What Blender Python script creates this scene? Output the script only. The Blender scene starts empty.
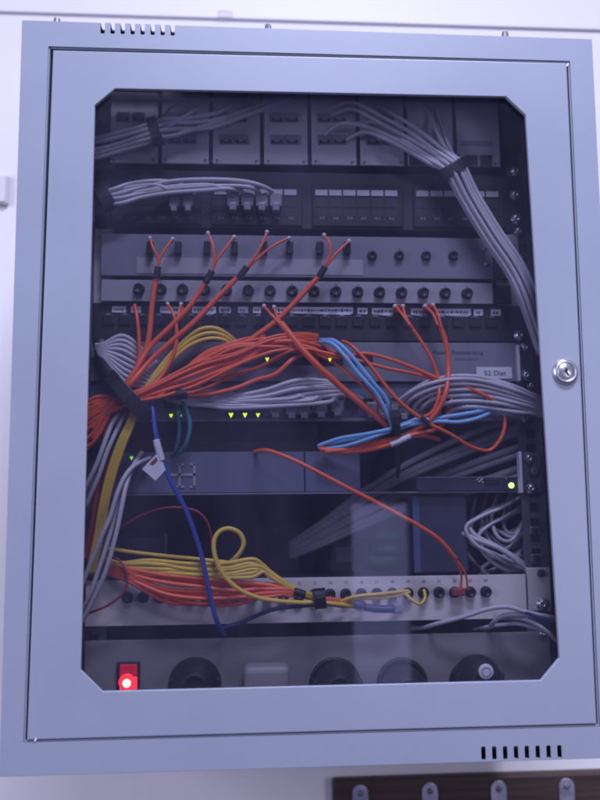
import bpy, bmesh, math, random
from mathutils import Vector, Matrix
random.seed(7)
SC = bpy.context.scene
COL = SC.collection

# ------------------------------------------------------------------ camera
F = 876.7                                   # focal length in pixels of a 600 x 800 frame
CP = Vector((-0.0821, -0.8573, -0.1407))
RV = Vector((-0.1366, -0.0721, -0.0057))
R0 = Matrix(((1, 0, 0), (0, 0, -1), (0, 1, 0)))
RC = Matrix.Rotation(RV.length, 3, RV.normalized()) @ R0     # world -> (right, down, forward)
RCT = RC.transposed()

def P(x, y, Y):
    """the point of the vertical plane at depth Y (metres) that stands at x, y"""
    d = RCT @ Vector(((x - 300) / F, (y - 400) / F, 1.0))
    return CP + d * ((Y - CP.y) / d.y)

cam = bpy.data.cameras.new('camera')
cam.sensor_fit = 'VERTICAL'
cam.sensor_height = 36.0
cam.lens = F / 800 * 36.0
cam.clip_start = 0.02
cam.clip_end = 200
cam.dof.use_dof = True
cam.dof.focus_distance = .875
cam.dof.aperture_fstop = 4.6
co = bpy.data.objects.new('camera', cam)
COL.objects.link(co)
m4 = (RCT @ Matrix(((1, 0, 0), (0, -1, 0), (0, 0, -1)))).to_4x4()
m4.translation = CP
co.matrix_world = m4
SC.camera = co

# ------------------------------------------------------------------ materials
MATS = {}
def mat(name, col, rough=0.5, metal=0.0, spec=0.5, noise=0.0, nscale=60, bump=0.0, bscale=300, emit=None, estr=1.0, coat=0.0):
    if name in MATS:
        return MATS[name]
    m = bpy.data.materials.new(name)
    m.use_nodes = True
    nt = m.node_tree
    b = nt.nodes['Principled BSDF']
    b.inputs['Base Color'].default_value = (*col, 1)
    b.inputs['Roughness'].default_value = rough
    b.inputs['Metallic'].default_value = metal
    b.inputs['Specular IOR Level'].default_value = spec
    b.inputs['Coat Weight'].default_value = coat
    tc = nt.nodes.new('ShaderNodeTexCoord')
    if noise:
        n = nt.nodes.new('ShaderNodeTexNoise')
        n.inputs['Scale'].default_value = nscale
        n.inputs['Detail'].default_value = 6
        nt.links.new(tc.outputs['Object'], n.inputs['Vector'])
        mx = nt.nodes.new('ShaderNodeMix'); mx.data_type = 'RGBA'
        mx.inputs['A'].default_value = (*[c * (1 - noise) for c in col], 1)
        mx.inputs['B'].default_value = (*[min(1, c * (1 + noise)) for c in col], 1)
        nt.links.new(n.outputs['Fac'], mx.inputs['Factor'])
        nt.links.new(mx.outputs['Result'], b.inputs['Base Color'])
        mr = nt.nodes.new('ShaderNodeMapRange')
        mr.inputs['To Min'].default_value = max(0.02, rough - 0.1)
        mr.inputs['To Max'].default_value = min(1, rough + 0.1)
        nt.links.new(n.outputs['Fac'], mr.inputs['Value'])
        nt.links.new(mr.outputs['Result'], b.inputs['Roughness'])
    if bump:
        n2 = nt.nodes.new('ShaderNodeTexNoise')
        n2.inputs['Scale'].default_value = bscale
        n2.inputs['Detail'].default_value = 3
        nt.links.new(tc.outputs['Object'], n2.inputs['Vector'])
        bp = nt.nodes.new('ShaderNodeBump')
        bp.inputs['Strength'].default_value = bump
        bp.inputs['Distance'].default_value = 0.001
        nt.links.new(n2.outputs['Fac'], bp.inputs['Height'])
        nt.links.new(bp.outputs['Normal'], b.inputs['Normal'])
    if emit:
        b.inputs['Emission Color'].default_value = (*emit, 1)
        b.inputs['Emission Strength'].default_value = estr
    MATS[name] = m
    return m

M_PAINT = mat('grey cabinet paint', (.208, .232, .300), .40, noise=.085, nscale=7, bump=.10, bscale=900)
M_INNER = mat('shaded inner paint', (.035, .035, .045), .6, noise=.2, nscale=20)  # dark tone stands in for shade inside the cabinet
M_RAIL = mat('rail steel', (.13, .13, .16), .45, metal=.3, noise=.2, nscale=30)
M_WALL = mat('white wall', (.66, .64, .655), .85, noise=.05, nscale=3, bump=.25, bscale=120)
M_TRUNK = mat('trunking plastic', (.64, .63, .66), .5, noise=.02, nscale=6)
M_CLIP = mat('beige clip', (.58, .54, .56), .6, noise=.1)
M_BLACK = mat('black plastic', (.006, .006, .008), .5, noise=.3, nscale=40)
M_BLKM = mat('black steel', (.018, .018, .026), .45, noise=.25, nscale=25, bump=.05)
M_LGREY = mat('light grey steel', (.31, .30, .33), .45, noise=.08, nscale=14)
M_MOD = mat('module faceplate', (.50, .49, .52), .5, noise=.08, nscale=18)
M_MGREY = mat('mid grey steel', (.175, .175, .215), .45, noise=.09, nscale=12)
M_BEIGE = mat('beige steel', (.36, .345, .36), .5, noise=.08, nscale=12)
M_WHITE = mat('white steel', (.64, .585, .555), .45, noise=.06, nscale=15)
M_LABEL = mat('paper label', (.60, .60, .64), .7, noise=.08, nscale=90)
M_STRIP = mat('label holder', (.50, .50, .55), .6, noise=.15, nscale=60)
M_PDU = mat('power strip steel', (.225, .205, .205), .5, noise=.1, nscale=14)
M_INK = mat('dark ink', (.05, .05, .08), .8)
M_PALEINK = mat('pale print', (.30, .30, .34), .8)
M_CHROME = mat('chrome', (.80, .80, .85), .24, metal=.85)
M_LOCK = mat('lock nickel', (.50, .50, .54), .28, metal=.85)
M_MATTE = mat('matt black plastic', (.007, .007, .010), .6, noise=.3, nscale=80)
M_STEEL = mat('bright steel', (.62, .62, .68), .3, metal=1.0, noise=.1)
M_CGREY = mat('grey cable jacket', (.46, .44, .48), .45, noise=.07, nscale=30)
M_DIM = mat('shaded grey jacket', (.34, .33, .37), .5, noise=.15, nscale=30)  # grey jacket darkened to paint the shade at the back
M_CLEAR = mat('cloudy plug plastic', (.22, .21, .25), .3, noise=.2, nscale=120)
M_ORANGE = mat('orange cable jacket', (.76, .115, .035), .42, noise=.1, nscale=30)
M_RED = mat('dull red cable jacket', (.26, .03, .03), .5, noise=.1, nscale=30)
M_YEL = mat('yellow cable jacket', (.66, .45, .05), .42, noise=.1, nscale=30)
M_BROWN = mat('brown cable jacket', (.22, .09, .03), .5)
M_LBLUE = mat('light blue cable jacket', (.20, .44, .70), .42, noise=.1, nscale=30)
M_BLUE = mat('blue cable jacket', (.025, .06, .30), .42, noise=.1, nscale=30)
M_TEAL = mat('teal cable jacket', (.015, .17, .19), .45, noise=.1, nscale=30)
M_NAVY = mat('navy cable jacket', (.012, .02, .12), .45)
M_BDEV = mat('blue grey plastic', (.12, .13, .20), .45, noise=.1, nscale=15)
M_BLUEP = mat('blue steel', (.055, .08, .17), .45, noise=.1)
M_DDEV = mat('dark blue plastic', (.022, .026, .052), .4, noise=.15, nscale=15)
M_GLED = mat('green led', (.1, .3, .02), .4, emit=(.55, 1.0, .22), estr=3.2)
M_YLED = mat('yellow green led', (.2, .3, .02), .4, emit=(.72, 1.0, .05), estr=2.2)
M_DLED = mat('dim green led', (.1, .25, .04), .4, emit=(.35, .8, .12), estr=1.6)
M_REDSW = mat('red rocker', (.45, .01, .02), .3, emit=(1, .01, .04), estr=.34)
M_REDLIT = mat('lit red rocker', (.6, .02, .02), .3, emit=(1, .035, .05), estr=1.7)
M_HOT = mat('lamp core', (.8, .3, .25), .3, emit=(1, .62, .45), estr=4)
M_WOOD = None
def wood():
    m = bpy.data.materials.new('dark wood'); m.use_nodes = True
    nt = m.node_tree; b = nt.nodes['Principled BSDF']
    tc = nt.nodes.new('ShaderNodeTexCoord'); mp = nt.nodes.new('ShaderNodeMapping')
    mp.inputs['Scale'].default_value = (2, 20, 45)
    n = nt.nodes.new('ShaderNodeTexNoise'); n.inputs['Scale'].default_value = 4; n.inputs['Detail'].default_value = 8
    r = nt.nodes.new('ShaderNodeValToRGB')
    r.color_ramp.elements[0].color = (.022, .010, .008, 1); r.color_ramp.elements[0].position = .3
    r.color_ramp.elements[1].color = (.060, .028, .022, 1); r.color_ramp.elements[1].position = .75
    nt.links.new(tc.outputs['Object'], mp.inputs['Vector']); nt.links.new(mp.outputs['Vector'], n.inputs['Vector'])
    nt.links.new(n.outputs['Fac'], r.inputs['Fac']); nt.links.new(r.outputs['Color'], b.inputs['Base Color'])
    b.inputs['Roughness'].default_value = .5
    return m
M_WOOD = wood()

def glass_mat(front):
    m = bpy.data.materials.new('tinted glass front' if front else 'tinted glass back'); m.use_nodes = True
    nt = m.node_tree; nt.nodes.clear()
    o = nt.nodes.new('ShaderNodeOutputMaterial')
    t = nt.nodes.new('ShaderNodeBsdfTransparent'); t.inputs['Color'].default_value = (.752, .757, .797, 1)
    g = nt.nodes.new('ShaderNodeBsdfGlossy'); g.inputs['Roughness'].default_value = .02
    g.inputs['Color'].default_value = (1, 1, 1, 1)
    fw = nt.nodes.new('ShaderNodeLayerWeight'); fw.inputs['Blend'].default_value = .5
    pw = nt.nodes.new('ShaderNodeMath'); pw.operation = 'POWER'; pw.inputs[1].default_value = 5
    lw = nt.nodes.new('ShaderNodeMath'); lw.operation = 'MULTIPLY_ADD'; lw.inputs[1].default_value = .96; lw.inputs[2].default_value = .04
    nt.links.new(fw.outputs['Facing'], pw.inputs[0]); nt.links.new(pw.outputs[0], lw.inputs[0])
    mx = nt.nodes.new('ShaderNodeMixShader')
    nt.links.new(lw.outputs[0], mx.inputs['Fac'])
    nt.links.new(t.outputs['BSDF'], mx.inputs[1]); nt.links.new(g.outputs['BSDF'], mx.inputs[2])
    last = mx
    if front:                                   # dust and wipe marks; the blue film also paints in reflected haze
        d = nt.nodes.new('ShaderNodeBsdfDiffuse'); d.inputs['Color'].default_value = (.36, .35, .64, 1)
        tc = nt.nodes.new('ShaderNodeTexCoord'); mp = nt.nodes.new('ShaderNodeMapping')
        mp.inputs['Scale'].default_value = (5, 5, 1.6)
        n = nt.nodes.new('ShaderNodeTexNoise'); n.inputs['Scale'].default_value = 2.2; n.inputs['Detail'].default_value = 7
        n.inputs['Roughness'].default_value = .65
        mr = nt.nodes.new('ShaderNodeMapRange')
        mr.inputs['From Min'].default_value = .3; mr.inputs['From Max'].default_value = .75
        mr.inputs['To Min'].default_value = .010; mr.inputs['To Max'].default_value = .040
        nt.links.new(tc.outputs['Object'], mp.inputs['Vector']); nt.links.new(mp.outputs['Vector'], n.inputs['Vector'])
        nt.links.new(n.outputs['Fac'], mr.inputs['Value'])
        m2 = nt.nodes.new('ShaderNodeMixShader')
        nt.links.new(mr.outputs['Result'], m2.inputs['Fac'])
        nt.links.new(mx.outputs['Shader'], m2.inputs[1]); nt.links.new(d.outputs['BSDF'], m2.inputs[2])
        last = m2
    nt.links.new(last.outputs['Shader'], o.inputs['Surface'])
    return m

# ------------------------------------------------------------------ object helpers
def tag(o, label=None, cat=None, group=None, kind=None):
    if label: o['label'] = label
    if cat: o['category'] = cat
    if group: o['group'] = group
    if kind: o['kind'] = kind
    return o

def thing(name, label, cat, loc, group=None):
    o = bpy.data.objects.new(name, None)
    o.empty_display_size = .02
    COL.objects.link(o); o.location = loc
    return tag(o, label, cat, group)

def root_loc(o):
    v = Vector((0, 0, 0))
    while o is not None:
        v += Vector(o.location); o = o.parent
    return v

def obj(name, bm, m, parent=None, smooth=False, label=None):
    bm.normal_update()
    if parent is None:                               # origin at the middle of the mesh
        c = Vector((0, 0, 0))
        for v in bm.verts: c += v.co
        c /= max(1, len(bm.verts))
    else:
        c = root_loc(parent)
    for v in bm.verts: v.co -= c
    if smooth:
        for f in bm.faces: f.smooth = True
    me = bpy.data.meshes.new(name); bm.to_mesh(me); bm.free()
    for mm in (m if isinstance(m, (list, tuple)) else [m]): me.materials.append(mm)
    o = bpy.data.objects.new(name, me); COL.objects.link(o)
    if parent is None: o.location = c
    else: o.parent = parent
    if label: o['label'] = label
    return o

def add_box(bm, x0, x1, y0, y1, z0, z1, bevel=0.0, seg=2, mi=0):
    vs = [bm.verts.new(p) for p in ((x0, y0, z0), (x1, y0, z0), (x1, y1, z0), (x0, y1, z0),
                                    (x0, y0, z1), (x1, y0, z1), (x1, y1, z1), (x0, y1, z1))]
    fs = [bm.faces.new([vs[i] for i in q]) for q in ((0, 1, 5, 4), (1, 2, 6, 5), (2, 3, 7, 6), (3, 0, 4, 7), (4, 5, 6, 7), (3, 2, 1, 0))]
    for f in fs: f.material_index = mi
    if bevel:
        es = list({e for f in fs for e in f.edges})
        bmesh.ops.bevel(bm, geom=es, offset=bevel, segments=seg, profile=.5, affect='EDGES')

def wbox(name, x0, x1, y0, y1, z0, z1, m, parent, bevel=.0006, label=None):
    bm = bmesh.new(); add_box(bm, x0, x1, y0, y1, z0, z1, bevel)
    return obj(name, bm, m, parent, label=label)

def span(xl, yt, xr, yb, Y):
    ym, xm = (yt + yb) / 2, (xl + xr) / 2
    return P(xl, ym, Y).x, P(xr, ym, Y).x, P(xm, yb, Y).z, P(xm, yt, Y).z

def pbox(name, xl, yt, xr, yb, Y, dep, m, parent, bevel=.0006, label=None):
    x0, x1, z0, z1 = span(xl, yt, xr, yb, Y)
    return wbox(name, x0, x1, Y, Y + dep, z0, z1, m, parent, bevel, label)

def add_lathe(bm, c, prof, n=20, axis='-y', mi=0):
    """prof: list of (radius, distance towards the viewer)"""
    rings = []
    for r, d in prof:
        if r < 1e-6:
            rings.append([bm.verts.new((c[0], c[1] - d, c[2]))])
        else:
            rings.append([bm.verts.new((c[0] + r * math.cos(2 * math.pi * k / n), c[1] - d, c[2] + r * math.sin(2 * math.pi * k / n))) for k in range(n)])
    for a, b in zip(rings, rings[1:]):
        for k in range(n):
            k2 = (k + 1) % n
            if len(a) == 1 and len(b) == 1: continue
            if len(a) == 1: f = bm.faces.new((a[0], b[k2], b[k]))
            elif len(b) == 1: f = bm.faces.new((a[k], a[k2], b[0]))
            else: f = bm.faces.new((a[k], a[k2], b[k2], b[k]))
            f.material_index = mi; f.smooth = True

def lathe(name, c, prof, m, parent, n=20):
    bm = bmesh.new(); add_lathe(bm, c, prof, n)
    bmesh.ops.recalc_face_normals(bm, faces=bm.faces)
    return obj(name, bm, m, parent)

def screw(px, py, Y, parent, r=.0048, m=None, name='screw'):
    c = P(px, py, Y)
    bm = bmesh.new()
    add_lathe(bm, c, [(r * 1.25, -.0005), (r * 1.25, .0008), (r, .0012), (r * .96, .0022), (r * .7, .0036), (r * .34, .0042), (r * .26, .003), (0, .003)], 16)
    bmesh.ops.recalc_face_normals(bm, faces=bm.faces)
    return obj(name, bm, m or M_CHROME, parent)

def crom(pts, k=6):
    out = []
    n = len(pts)
    for i in range(n - 1):
        p0 = pts[max(0, i - 1)]; p1 = pts[i]; p2 = pts[i + 1]; p3 = pts[min(n - 1, i + 2)]
        for j in range(k):
            t = j / k; t2 = t * t; t3 = t2 * t
            out.append(.5 * ((2 * p1) + (p2 - p0) * t + (2 * p0 - 5 * p1 + 4 * p2 - p3) * t2 + (3 * p1 - p0 - 3 * p2 + p3) * t3))
    out.append(pts[-1].copy())
    return out

def add_tube(bm, pts, r, n=10, mi=0, flat=1.0, k=6):
    pts = crom([Vector(p) for p in pts], k)
    q = [pts[0]]
    for p in pts[1:]:
        if (p - q[-1]).length > 1e-5: q.append(p)
    pts = q
    T = [(pts[min(i + 1, len(pts) - 1)] - pts[max(0, i - 1)]).normalized() for i in range(len(pts))]
    u = T[0].cross(Vector((0, 1, 0)))
    if u.length < 1e-3: u = Vector((1, 0, 0))
    u.normalize()
    rings = []
    for i, p in enumerate(pts):
        u = u - T[i] * u.dot(T[i])
        u.normalize(); v = T[i].cross(u)
        rr = r(i / (len(pts) - 1)) if callable(r) else r
        rings.append([bm.verts.new(p + (u * math.cos(2 * math.pi * k / n) + v * math.sin(2 * math.pi * k / n) * flat) * rr) for k in range(n)])
    for a, b in zip(rings, rings[1:]):
        for k in range(n):
            f = bm.faces.new((a[k], a[(k + 1) % n], b[(k + 1) % n], b[k])); f.material_index = mi; f.smooth = True
    for rg, fl in ((rings[0], True), (rings[-1], False)):
        f = bm.faces.new(list(reversed(rg)) if fl else rg); f.material_index = mi

def path(pts, Y0=.045):
    out = []
    for p in pts:
        out.append(P(p[0], p[1], p[2] / 1000.0 if len(p) > 2 else Y0))
    return out

def cable(name, label, pts, r, m, Y0=.045, group=None, cat='cable', parent=None):
    """one cable through points (x, y[, depth in mm])"""
    bm = bmesh.new(); add_tube(bm, path(pts, Y0), r)
    o = obj(name, bm, m, parent)
    if parent is None: tag(o, label, cat, group)
    return o

def text(name, s, px, py, Y, h, m, parent, width=None, align='CENTER'):
    cu = bpy.data.curves.new(name, 'FONT'); cu.body = s; cu.size = 1; cu.align_x = align; cu.align_y = 'CENTER'
    cu.extrude = 0
    t = bpy.data.objects.new(name, cu); COL.objects.link(t)
    me = bpy.data.meshes.new_from_object(t.evaluated_get(bpy.context.evaluated_depsgraph_get()))
    bpy.data.objects.remove(t); bpy.data.curves.remove(cu)
    bm = bmesh.new(); bm.from_mesh(me); bpy.data.meshes.remove(me)
    xs = [v.co.x for v in bm.verts]; w = max(xs) - min(xs)
    sx = (width / w) if width else h
    c = P(px, py, Y)
    for v in bm.verts:
        v.co = Vector((c.x + v.co.x * sx, c.y, c.z + v.co.y * h))
    return obj(name, bm, m, parent)

def prism(name, pix, Y, dep, m, parent=None, label=None):
    """a flat outline with thickness"""
    bm = bmesh.new()
    a = [bm.verts.new(P(x, y, Y)) for x, y in pix]
    b = [bm.verts.new(v.co + Vector((0, dep, 0))) for v in a]
    bm.faces.new(a); bm.faces.new(list(reversed(b)))
    n = len(a)
    for i in range(n): bm.faces.new((a[i], b[i], b[(i + 1) % n], a[(i + 1) % n]))
    bmesh.ops.recalc_face_normals(bm, faces=bm.faces)
    return obj(name, bm, m, parent, label=label)

# ------------------------------------------------------------------ the setting
YW = .40                                   # the wall the cabinet hangs on
bm = bmesh.new()
add_box(bm, -2.6, 2.6, YW, YW + .1, -1.6, 1.7)
tag(obj('wall', bm, M_WALL), 'white painted wall behind the grey cabinet', 'wall', kind='structure')

def line_z(x, y, Y): return P(x, y, Y).z
tz = (line_z(80, 12.7, YW - .005) + line_z(560, 29.5, YW - .005)) / 2
bm = bmesh.new(); add_box(bm, -1.6, 1.6, YW - .005, YW - .001, tz, tz + .11, .002)
tr = thing('cable_trunking', 'long white trunking running along the wall above the grey cabinet', 'trunking', (0, YW, tz))
obj('trunking_channel', bm, M_TRUNK, tr)
c = P(225, 15, YW - .005)
wbox('trunking_clip', c.x - .011, c.x + .011, YW - .0056, YW - .00505, c.z - .004, c.z + .006, M_CLIP, tr, .001)
a = P(-14, 176, YW); b = P(9, 206, YW)
bm = bmesh.new(); add_box(bm, a.x, b.x, YW - .008, YW - .0005, b.z, a.z, .003)
t = thing('junction_box', 'small beige grey box on the white wall at the left edge of the cabinet', 'wall box', (a.x, YW, b.z))
obj('box_body', bm, M_CLIP, t)
wbox('lid', a.x + .003, b.x - .003, YW - .0100, YW - .0082, b.z + .003, a.z - .003, M_CLIP, t, .001)

# coat rack
yb = YW - .02
z1 = (P(345, 780.5, yb).z + P(598, 771.5, yb).z) / 2
x0 = P(333, 790, yb).x
cr = thing('coat_rack', 'dark brown wooden coat rack with metal hooks on wall below the cabinet', 'coat rack', (x0 + .35, YW, z1 - .1))
bm = bmesh.new(); add_box(bm, x0, x0 + .72, yb, YW - .0005, z1 - .10, z1, .004)
obj('board', bm, M_WOOD, cr)
hooks = [(360, 792), (428, 790), (497, 788.5), (566, 787)]
xs = [P(hx, hy, yb).x for hx, hy in hooks]
step = (xs[-1] - xs[0]) / 3
zc = sum(P(hx, hy, yb).z for hx, hy in hooks) / 4
for i in range(6):
    bm = bmesh.new(); cx = xs[0] + step * i; cz = zc; r = .0108
    ring = [(cx + r * math.cos(t), cz + r * math.sin(t)) for t in [math.pi * k / 12 for k in range(13)]] + [(cx - r, cz - .055), (cx + r, cz - .055)]
    fr = [bm.verts.new((x, yb - .003, z)) for x, z in ring]; bk = [bm.verts.new((x, yb - .0004, z)) for x, z in ring]
    bm.faces.new(fr); bm.faces.new(list(reversed(bk)))
    for k in range(len(fr)): bm.faces.new((fr[k], bk[k], bk[(k + 1) % len(fr)], fr[(k + 1) % len(fr)]))
    bmesh.ops.bevel(bm, geom=[e for e in bm.edges if all(v in fr for v in e.verts)], offset=.0008, segments=2, affect='EDGES')
    add_tube(bm, [(cx, yb - .002, cz - .035), (cx, yb - .02, cz - .05), (cx, yb - .045, cz - .05), (cx, yb - .055, cz - .03)], .005, 8)
    bmesh.ops.recalc_face_normals(bm, faces=bm.faces)
    h = obj('hook', bm, M_STEEL, cr)
    lathe('hook_screw', (cx, yb - .003, cz), [(.0042, 0), (.0042, .0008), (.003, .0018), (0, .0021)], M_RAIL, h, 14)

# ------------------------------------------------------------------ cabinet
YB = YW - .002
cab = thing('wall_cabinet', 'grey steel network cabinet with a dark tinted glass door and lock', 'cabinet', (0, YB, -.37))
OUT = [P(*p, 0) for p in ((22, 20), (592, 39), (627, 757.5), (-1, 777))]
INN = [P(*p, 0) for p in ((48.4, 46.2), (569.8, 60.9), (600, 726.4), (23.2, 742.5))]
def frame_bm():
    bm = bmesh.new()
    th = .0015
    o0 = [bm.verts.new(p) for p in OUT]; i0 = [bm.verts.new(p) for p in INN]
    i1 = [bm.verts.new(p + Vector((0, .026, 0))) for p in INN]
    # inner lip goes in, returns outwards behind the front sheet, and along the inside of the box walls
    cen = Vector((0, 0, 0))
    for p in OUT: cen += p / 4
    def inset(p, d): return Vector((p.x - math.copysign(d, p.x - cen.x), p.y, p.z - math.copysign(d, p.z - cen.z)))
    i2 = [bm.verts.new(inset(p, -th) + Vector((0, .026, 0))) for p in INN]
    i3 = [bm.verts.new(inset(p, -th) + Vector((0, th, 0))) for p in INN]
    o1 = [bm.verts.new(inset(p, th) + Vector((0, th, 0))) for p in OUT]
    o2 = [bm.verts.new(inset(p, th) + Vector((0, YB - th, 0))) for p in OUT]
    o3 = [bm.verts.new(p + Vector((0, YB, 0))) for p in OUT]
    loops = [o0, i0, i1, i2, i3, o1, o2]
    for a, b in zip(loops, loops[1:]):
        for k in range(4):
            bm.faces.new((a[k], a[(k + 1) % 4], b[(k + 1) % 4], b[k]))
    bm.faces.new(o2)                                   # inside of the back plate
    for k in range(4): bm.faces.new((o0[k], o3[k], o3[(k + 1) % 4], o0[(k + 1) % 4]))
    bm.faces.new(list(reversed(o3)))
    bmesh.ops.recalc_face_normals(bm, faces=bm.faces)
    return bm
fb = frame_bm()
cut = bmesh.new()
th = .0022
ztop = OUT[0].z
for k in range(8):                                     # notches across the top fold
    x = 102.7 + 10.0 * k
    c = P(x, 27 + (x - 102) * .03, 0)
    zt = OUT[0].z + (OUT[1].z - OUT[0].z) * (c.x - OUT[0].x) / (OUT[1].x - OUT[0].x)
    zb = P(x, 33.4 + (x - 102) * .03, 0).z
    add_box(cut, c.x - th, c.x + th, -.005, .013, zb, zt + .004, .0012, 2)
for k in range(8):                                     # slots in the lower edge
    x = 483.3 + 10.85 * k
    a = P(x, 746.5 - (x - 483) * .017, 0); b = P(x, 760.0 - (x - 483) * .017, 0)
    add_box(cut, a.x - th, a.x + th, -.005, .008, b.z, a.z, .0012, 2)
me1 = bpy.data.meshes.new('shell'); fb.to_mesh(me1); fb.free()
me2 = bpy.data.meshes.new('cutter'); cut.to_mesh(me2); cut.free()
ob1 = bpy.data.objects.new('shell_tmp', me1); ob2 = bpy.data.objects.new('cutter_tmp', me2)
COL.objects.link(ob1); COL.objects.link(ob2)
md = ob1.modifiers.new('b', 'BOOLEAN'); md.object = ob2; md.operation = 'DIFFERENCE'; md.solver = 'EXACT'
me = bpy.data.meshes.new_from_object(ob1.evaluated_get(bpy.context.evaluated_depsgraph_get()))
bpy.data.objects.remove(ob1); bpy.data.objects.remove(ob2)
bm = bmesh.new(); bm.from_mesh(me)
es = []                                                # round the outer and inner front edges
for e in bm.edges:
    v0, v1 = e.verts
    if abs(v0.co.y) < 1e-5 and abs(v1.co.y) < 1e-5 and len(e.link_faces) == 2:
        n0, n1 = (f.normal for f in e.link_faces)
        m_ = (v0.co + v1.co) / 2
        outer = min(abs(m_.x - v) for v in (OUT[0].x, OUT[1].x)) < .018 and abs(m_.z) < .34 or m_.z > min(OUT[0].z, OUT[1].z) - .006 or m_.z < max(OUT[2].z, OUT[3].z) + .006
        if outer and abs(n0.dot(n1)) < .3 and e.calc_length() > .006:
            es.append(e)
bmesh.ops.bevel(bm, geom=es, offset=.0012, segments=3, profile=.5, affect='EDGES', clamp_overlap=True)
for f in bm.faces:                                     # shade inside and in the door gap, painted as dark faces
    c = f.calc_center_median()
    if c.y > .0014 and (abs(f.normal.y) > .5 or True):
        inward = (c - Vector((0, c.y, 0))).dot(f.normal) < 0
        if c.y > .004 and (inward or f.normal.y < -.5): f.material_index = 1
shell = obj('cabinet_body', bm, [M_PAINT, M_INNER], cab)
for px, py in ((57, 18), (268, 25.3), (505, 33.6)):    # bolt heads on top
    c = P(px, py + 1.2, .012)
    bm = bmesh.new(); bmesh.ops.create_cone(bm, cap_ends=True, segments=10, radius1=.0048, radius2=.0032, depth=.011, matrix=Matrix.Translation((c.x, .012, OUT[0].z + .004)))
    obj('bolt', bm, M_RAIL, cab)

# door: a pressed sheet with an eight-cornered opening
DO = [P(*p, 0) for p in ((53, 50.3), (566.6, 63.2), (596.6, 724), (27, 740.2))]
HO = [P(*p, 0) for p in ((115.2, 88.8), (506, 96.8), (525.5, 115.2), (559.4, 658), (541, 680.3), (102.6, 691.4), (80.8, 670), (95, 105.4))]
bm = bmesh.new()
def ringv(pts, y): return [bm.verts.new((p.x, y, p.z)) for p in pts]
d0 = ringv(DO, -.0008); h0 = ringv(HO, -.0008)
d1 = ringv(DO, .020); h1 = ringv(HO, .0034)
# front face strips (corner i of the door meets hole corners 2i-1 and 2i)
pairs = [(0, 1, (0, 1)), (1, 2, (2, 3)), (2, 3, (4, 5)), (3, 0, (6, 7))]
for a, b, (h, k) in pairs:
    bm.faces.new((d0[a], d0[b], h0[k], h0[h]))
for a, (h, k) in ((1, (1, 2)), (2, (3, 4)), (3, (5, 6)), (0, (7, 0))):
    bm.faces.new((d0[a], h0[k], h0[h]))
for k in range(4): bm.faces.new((d0[k], d1[k], d1[(k + 1) % 4], d0[(k + 1) % 4]))
for k in range(8): bm.faces.new((h0[k], h0[(k + 1) % 8], h1[(k + 1) % 8], h1[k]))
bmesh.ops.recalc_face_normals(bm, faces=bm.faces)
es = [e for e in bm.edges if all(v in d0 for v in e.verts)]
bmesh.ops.bevel(bm, geom=es, offset=.0014, segments=3, profile=.5, affect='EDGES')
es = [e for e in bm.edges if abs(e.verts[0].co.y + .0008) < 1e-6 and abs(e.verts[1].co.y + .0008) < 1e-6 and len(e.link_faces) == 2 and abs(e.link_faces[0].normal.dot(e.link_faces[1].normal)) < .3]
bmesh.ops.bevel(bm, geom=es, offset=.0006, segments=2, profile=.5, affect='EDGES')
for f in bm.faces:
    if f.normal.y > .5: f.normal_flip()
door = obj('door', bm, M_PAINT, cab)
# back of the door: a rear sheet with the glass seated between
bm = bmesh.new()
g = [Vector((p.x * 1.03, 0, p.z * 1.02)) for p in HO]
fa = [bm.verts.new((p.x, .0036, p.z)) for p in g]; ba = [bm.verts.new((p.x, .0076, p.z)) for p in g]
f = bm.faces.new(fa); f.material_index = 0
f2 = bm.faces.new(list(reversed(ba))); f2.material_index = 1
for k in range(8):
    q = bm.faces.new((fa[k], ba[k], ba[(k + 1) % 8], fa[(k + 1) % 8])); q.material_index = 1
bmesh.ops.recalc_face_normals(bm, faces=bm.faces)
obj('glass_pane', bm, [glass_mat(True), glass_mat(False)], door)
for px, py in ((35.5, 739.6), (567.4, 64.6)):
    prism('paint_chip', [(px - 1.6, py + 1.6), (px - .2, py - 1.2), (px + 1.5, py - 2.0), (px + .6, py + .6), (px - .6, py + 2.0)], -.0012, .0003, M_LABEL, door)
# lock
c = P(564.9, 372, -.0008)
lk = lathe('lock', c, [(.0135, -.001), (.0135, .0006), (.0128, .0022), (.0112, .0040), (.0098, .0044), (.0092, .0040), (.0090, .0026), (.0086, .0022), (.0086, .0036), (.0080, .0041), (0, .0041)], M_LOCK, door, 40)
bm = bmesh.new()
for q in (((-.0011, .0034), (.0012, .0036), (.0016, .0006), (-.0012, .0002)), ((-.0026, .0008), (.0004, .0012), (.0034, -.0046), (.0012, -.0046))):
    add_box(bm, 0, .001, 0, .001, 0, .001)
    vs = bm.verts[-8:] if False else list(bm.verts)[-8:]
    for i, v in enumerate(vs):
        k = i % 4
        # front ring at proud depth, back ring inside the barrel
    lst = [(q[3], 0), (q[2], 0), (q[2], 1), (q[3], 1), (q[0], 0), (q[1], 0), (q[1], 1), (q[0], 1)]
    for v, (p, bk) in zip(vs, lst):
        v.co = Vector((c.x + p[0], c.y - (.0043 if not bk else .003), c.z + p[1]))
obj('keyhole', bm, M_BLACK, lk)

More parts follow.
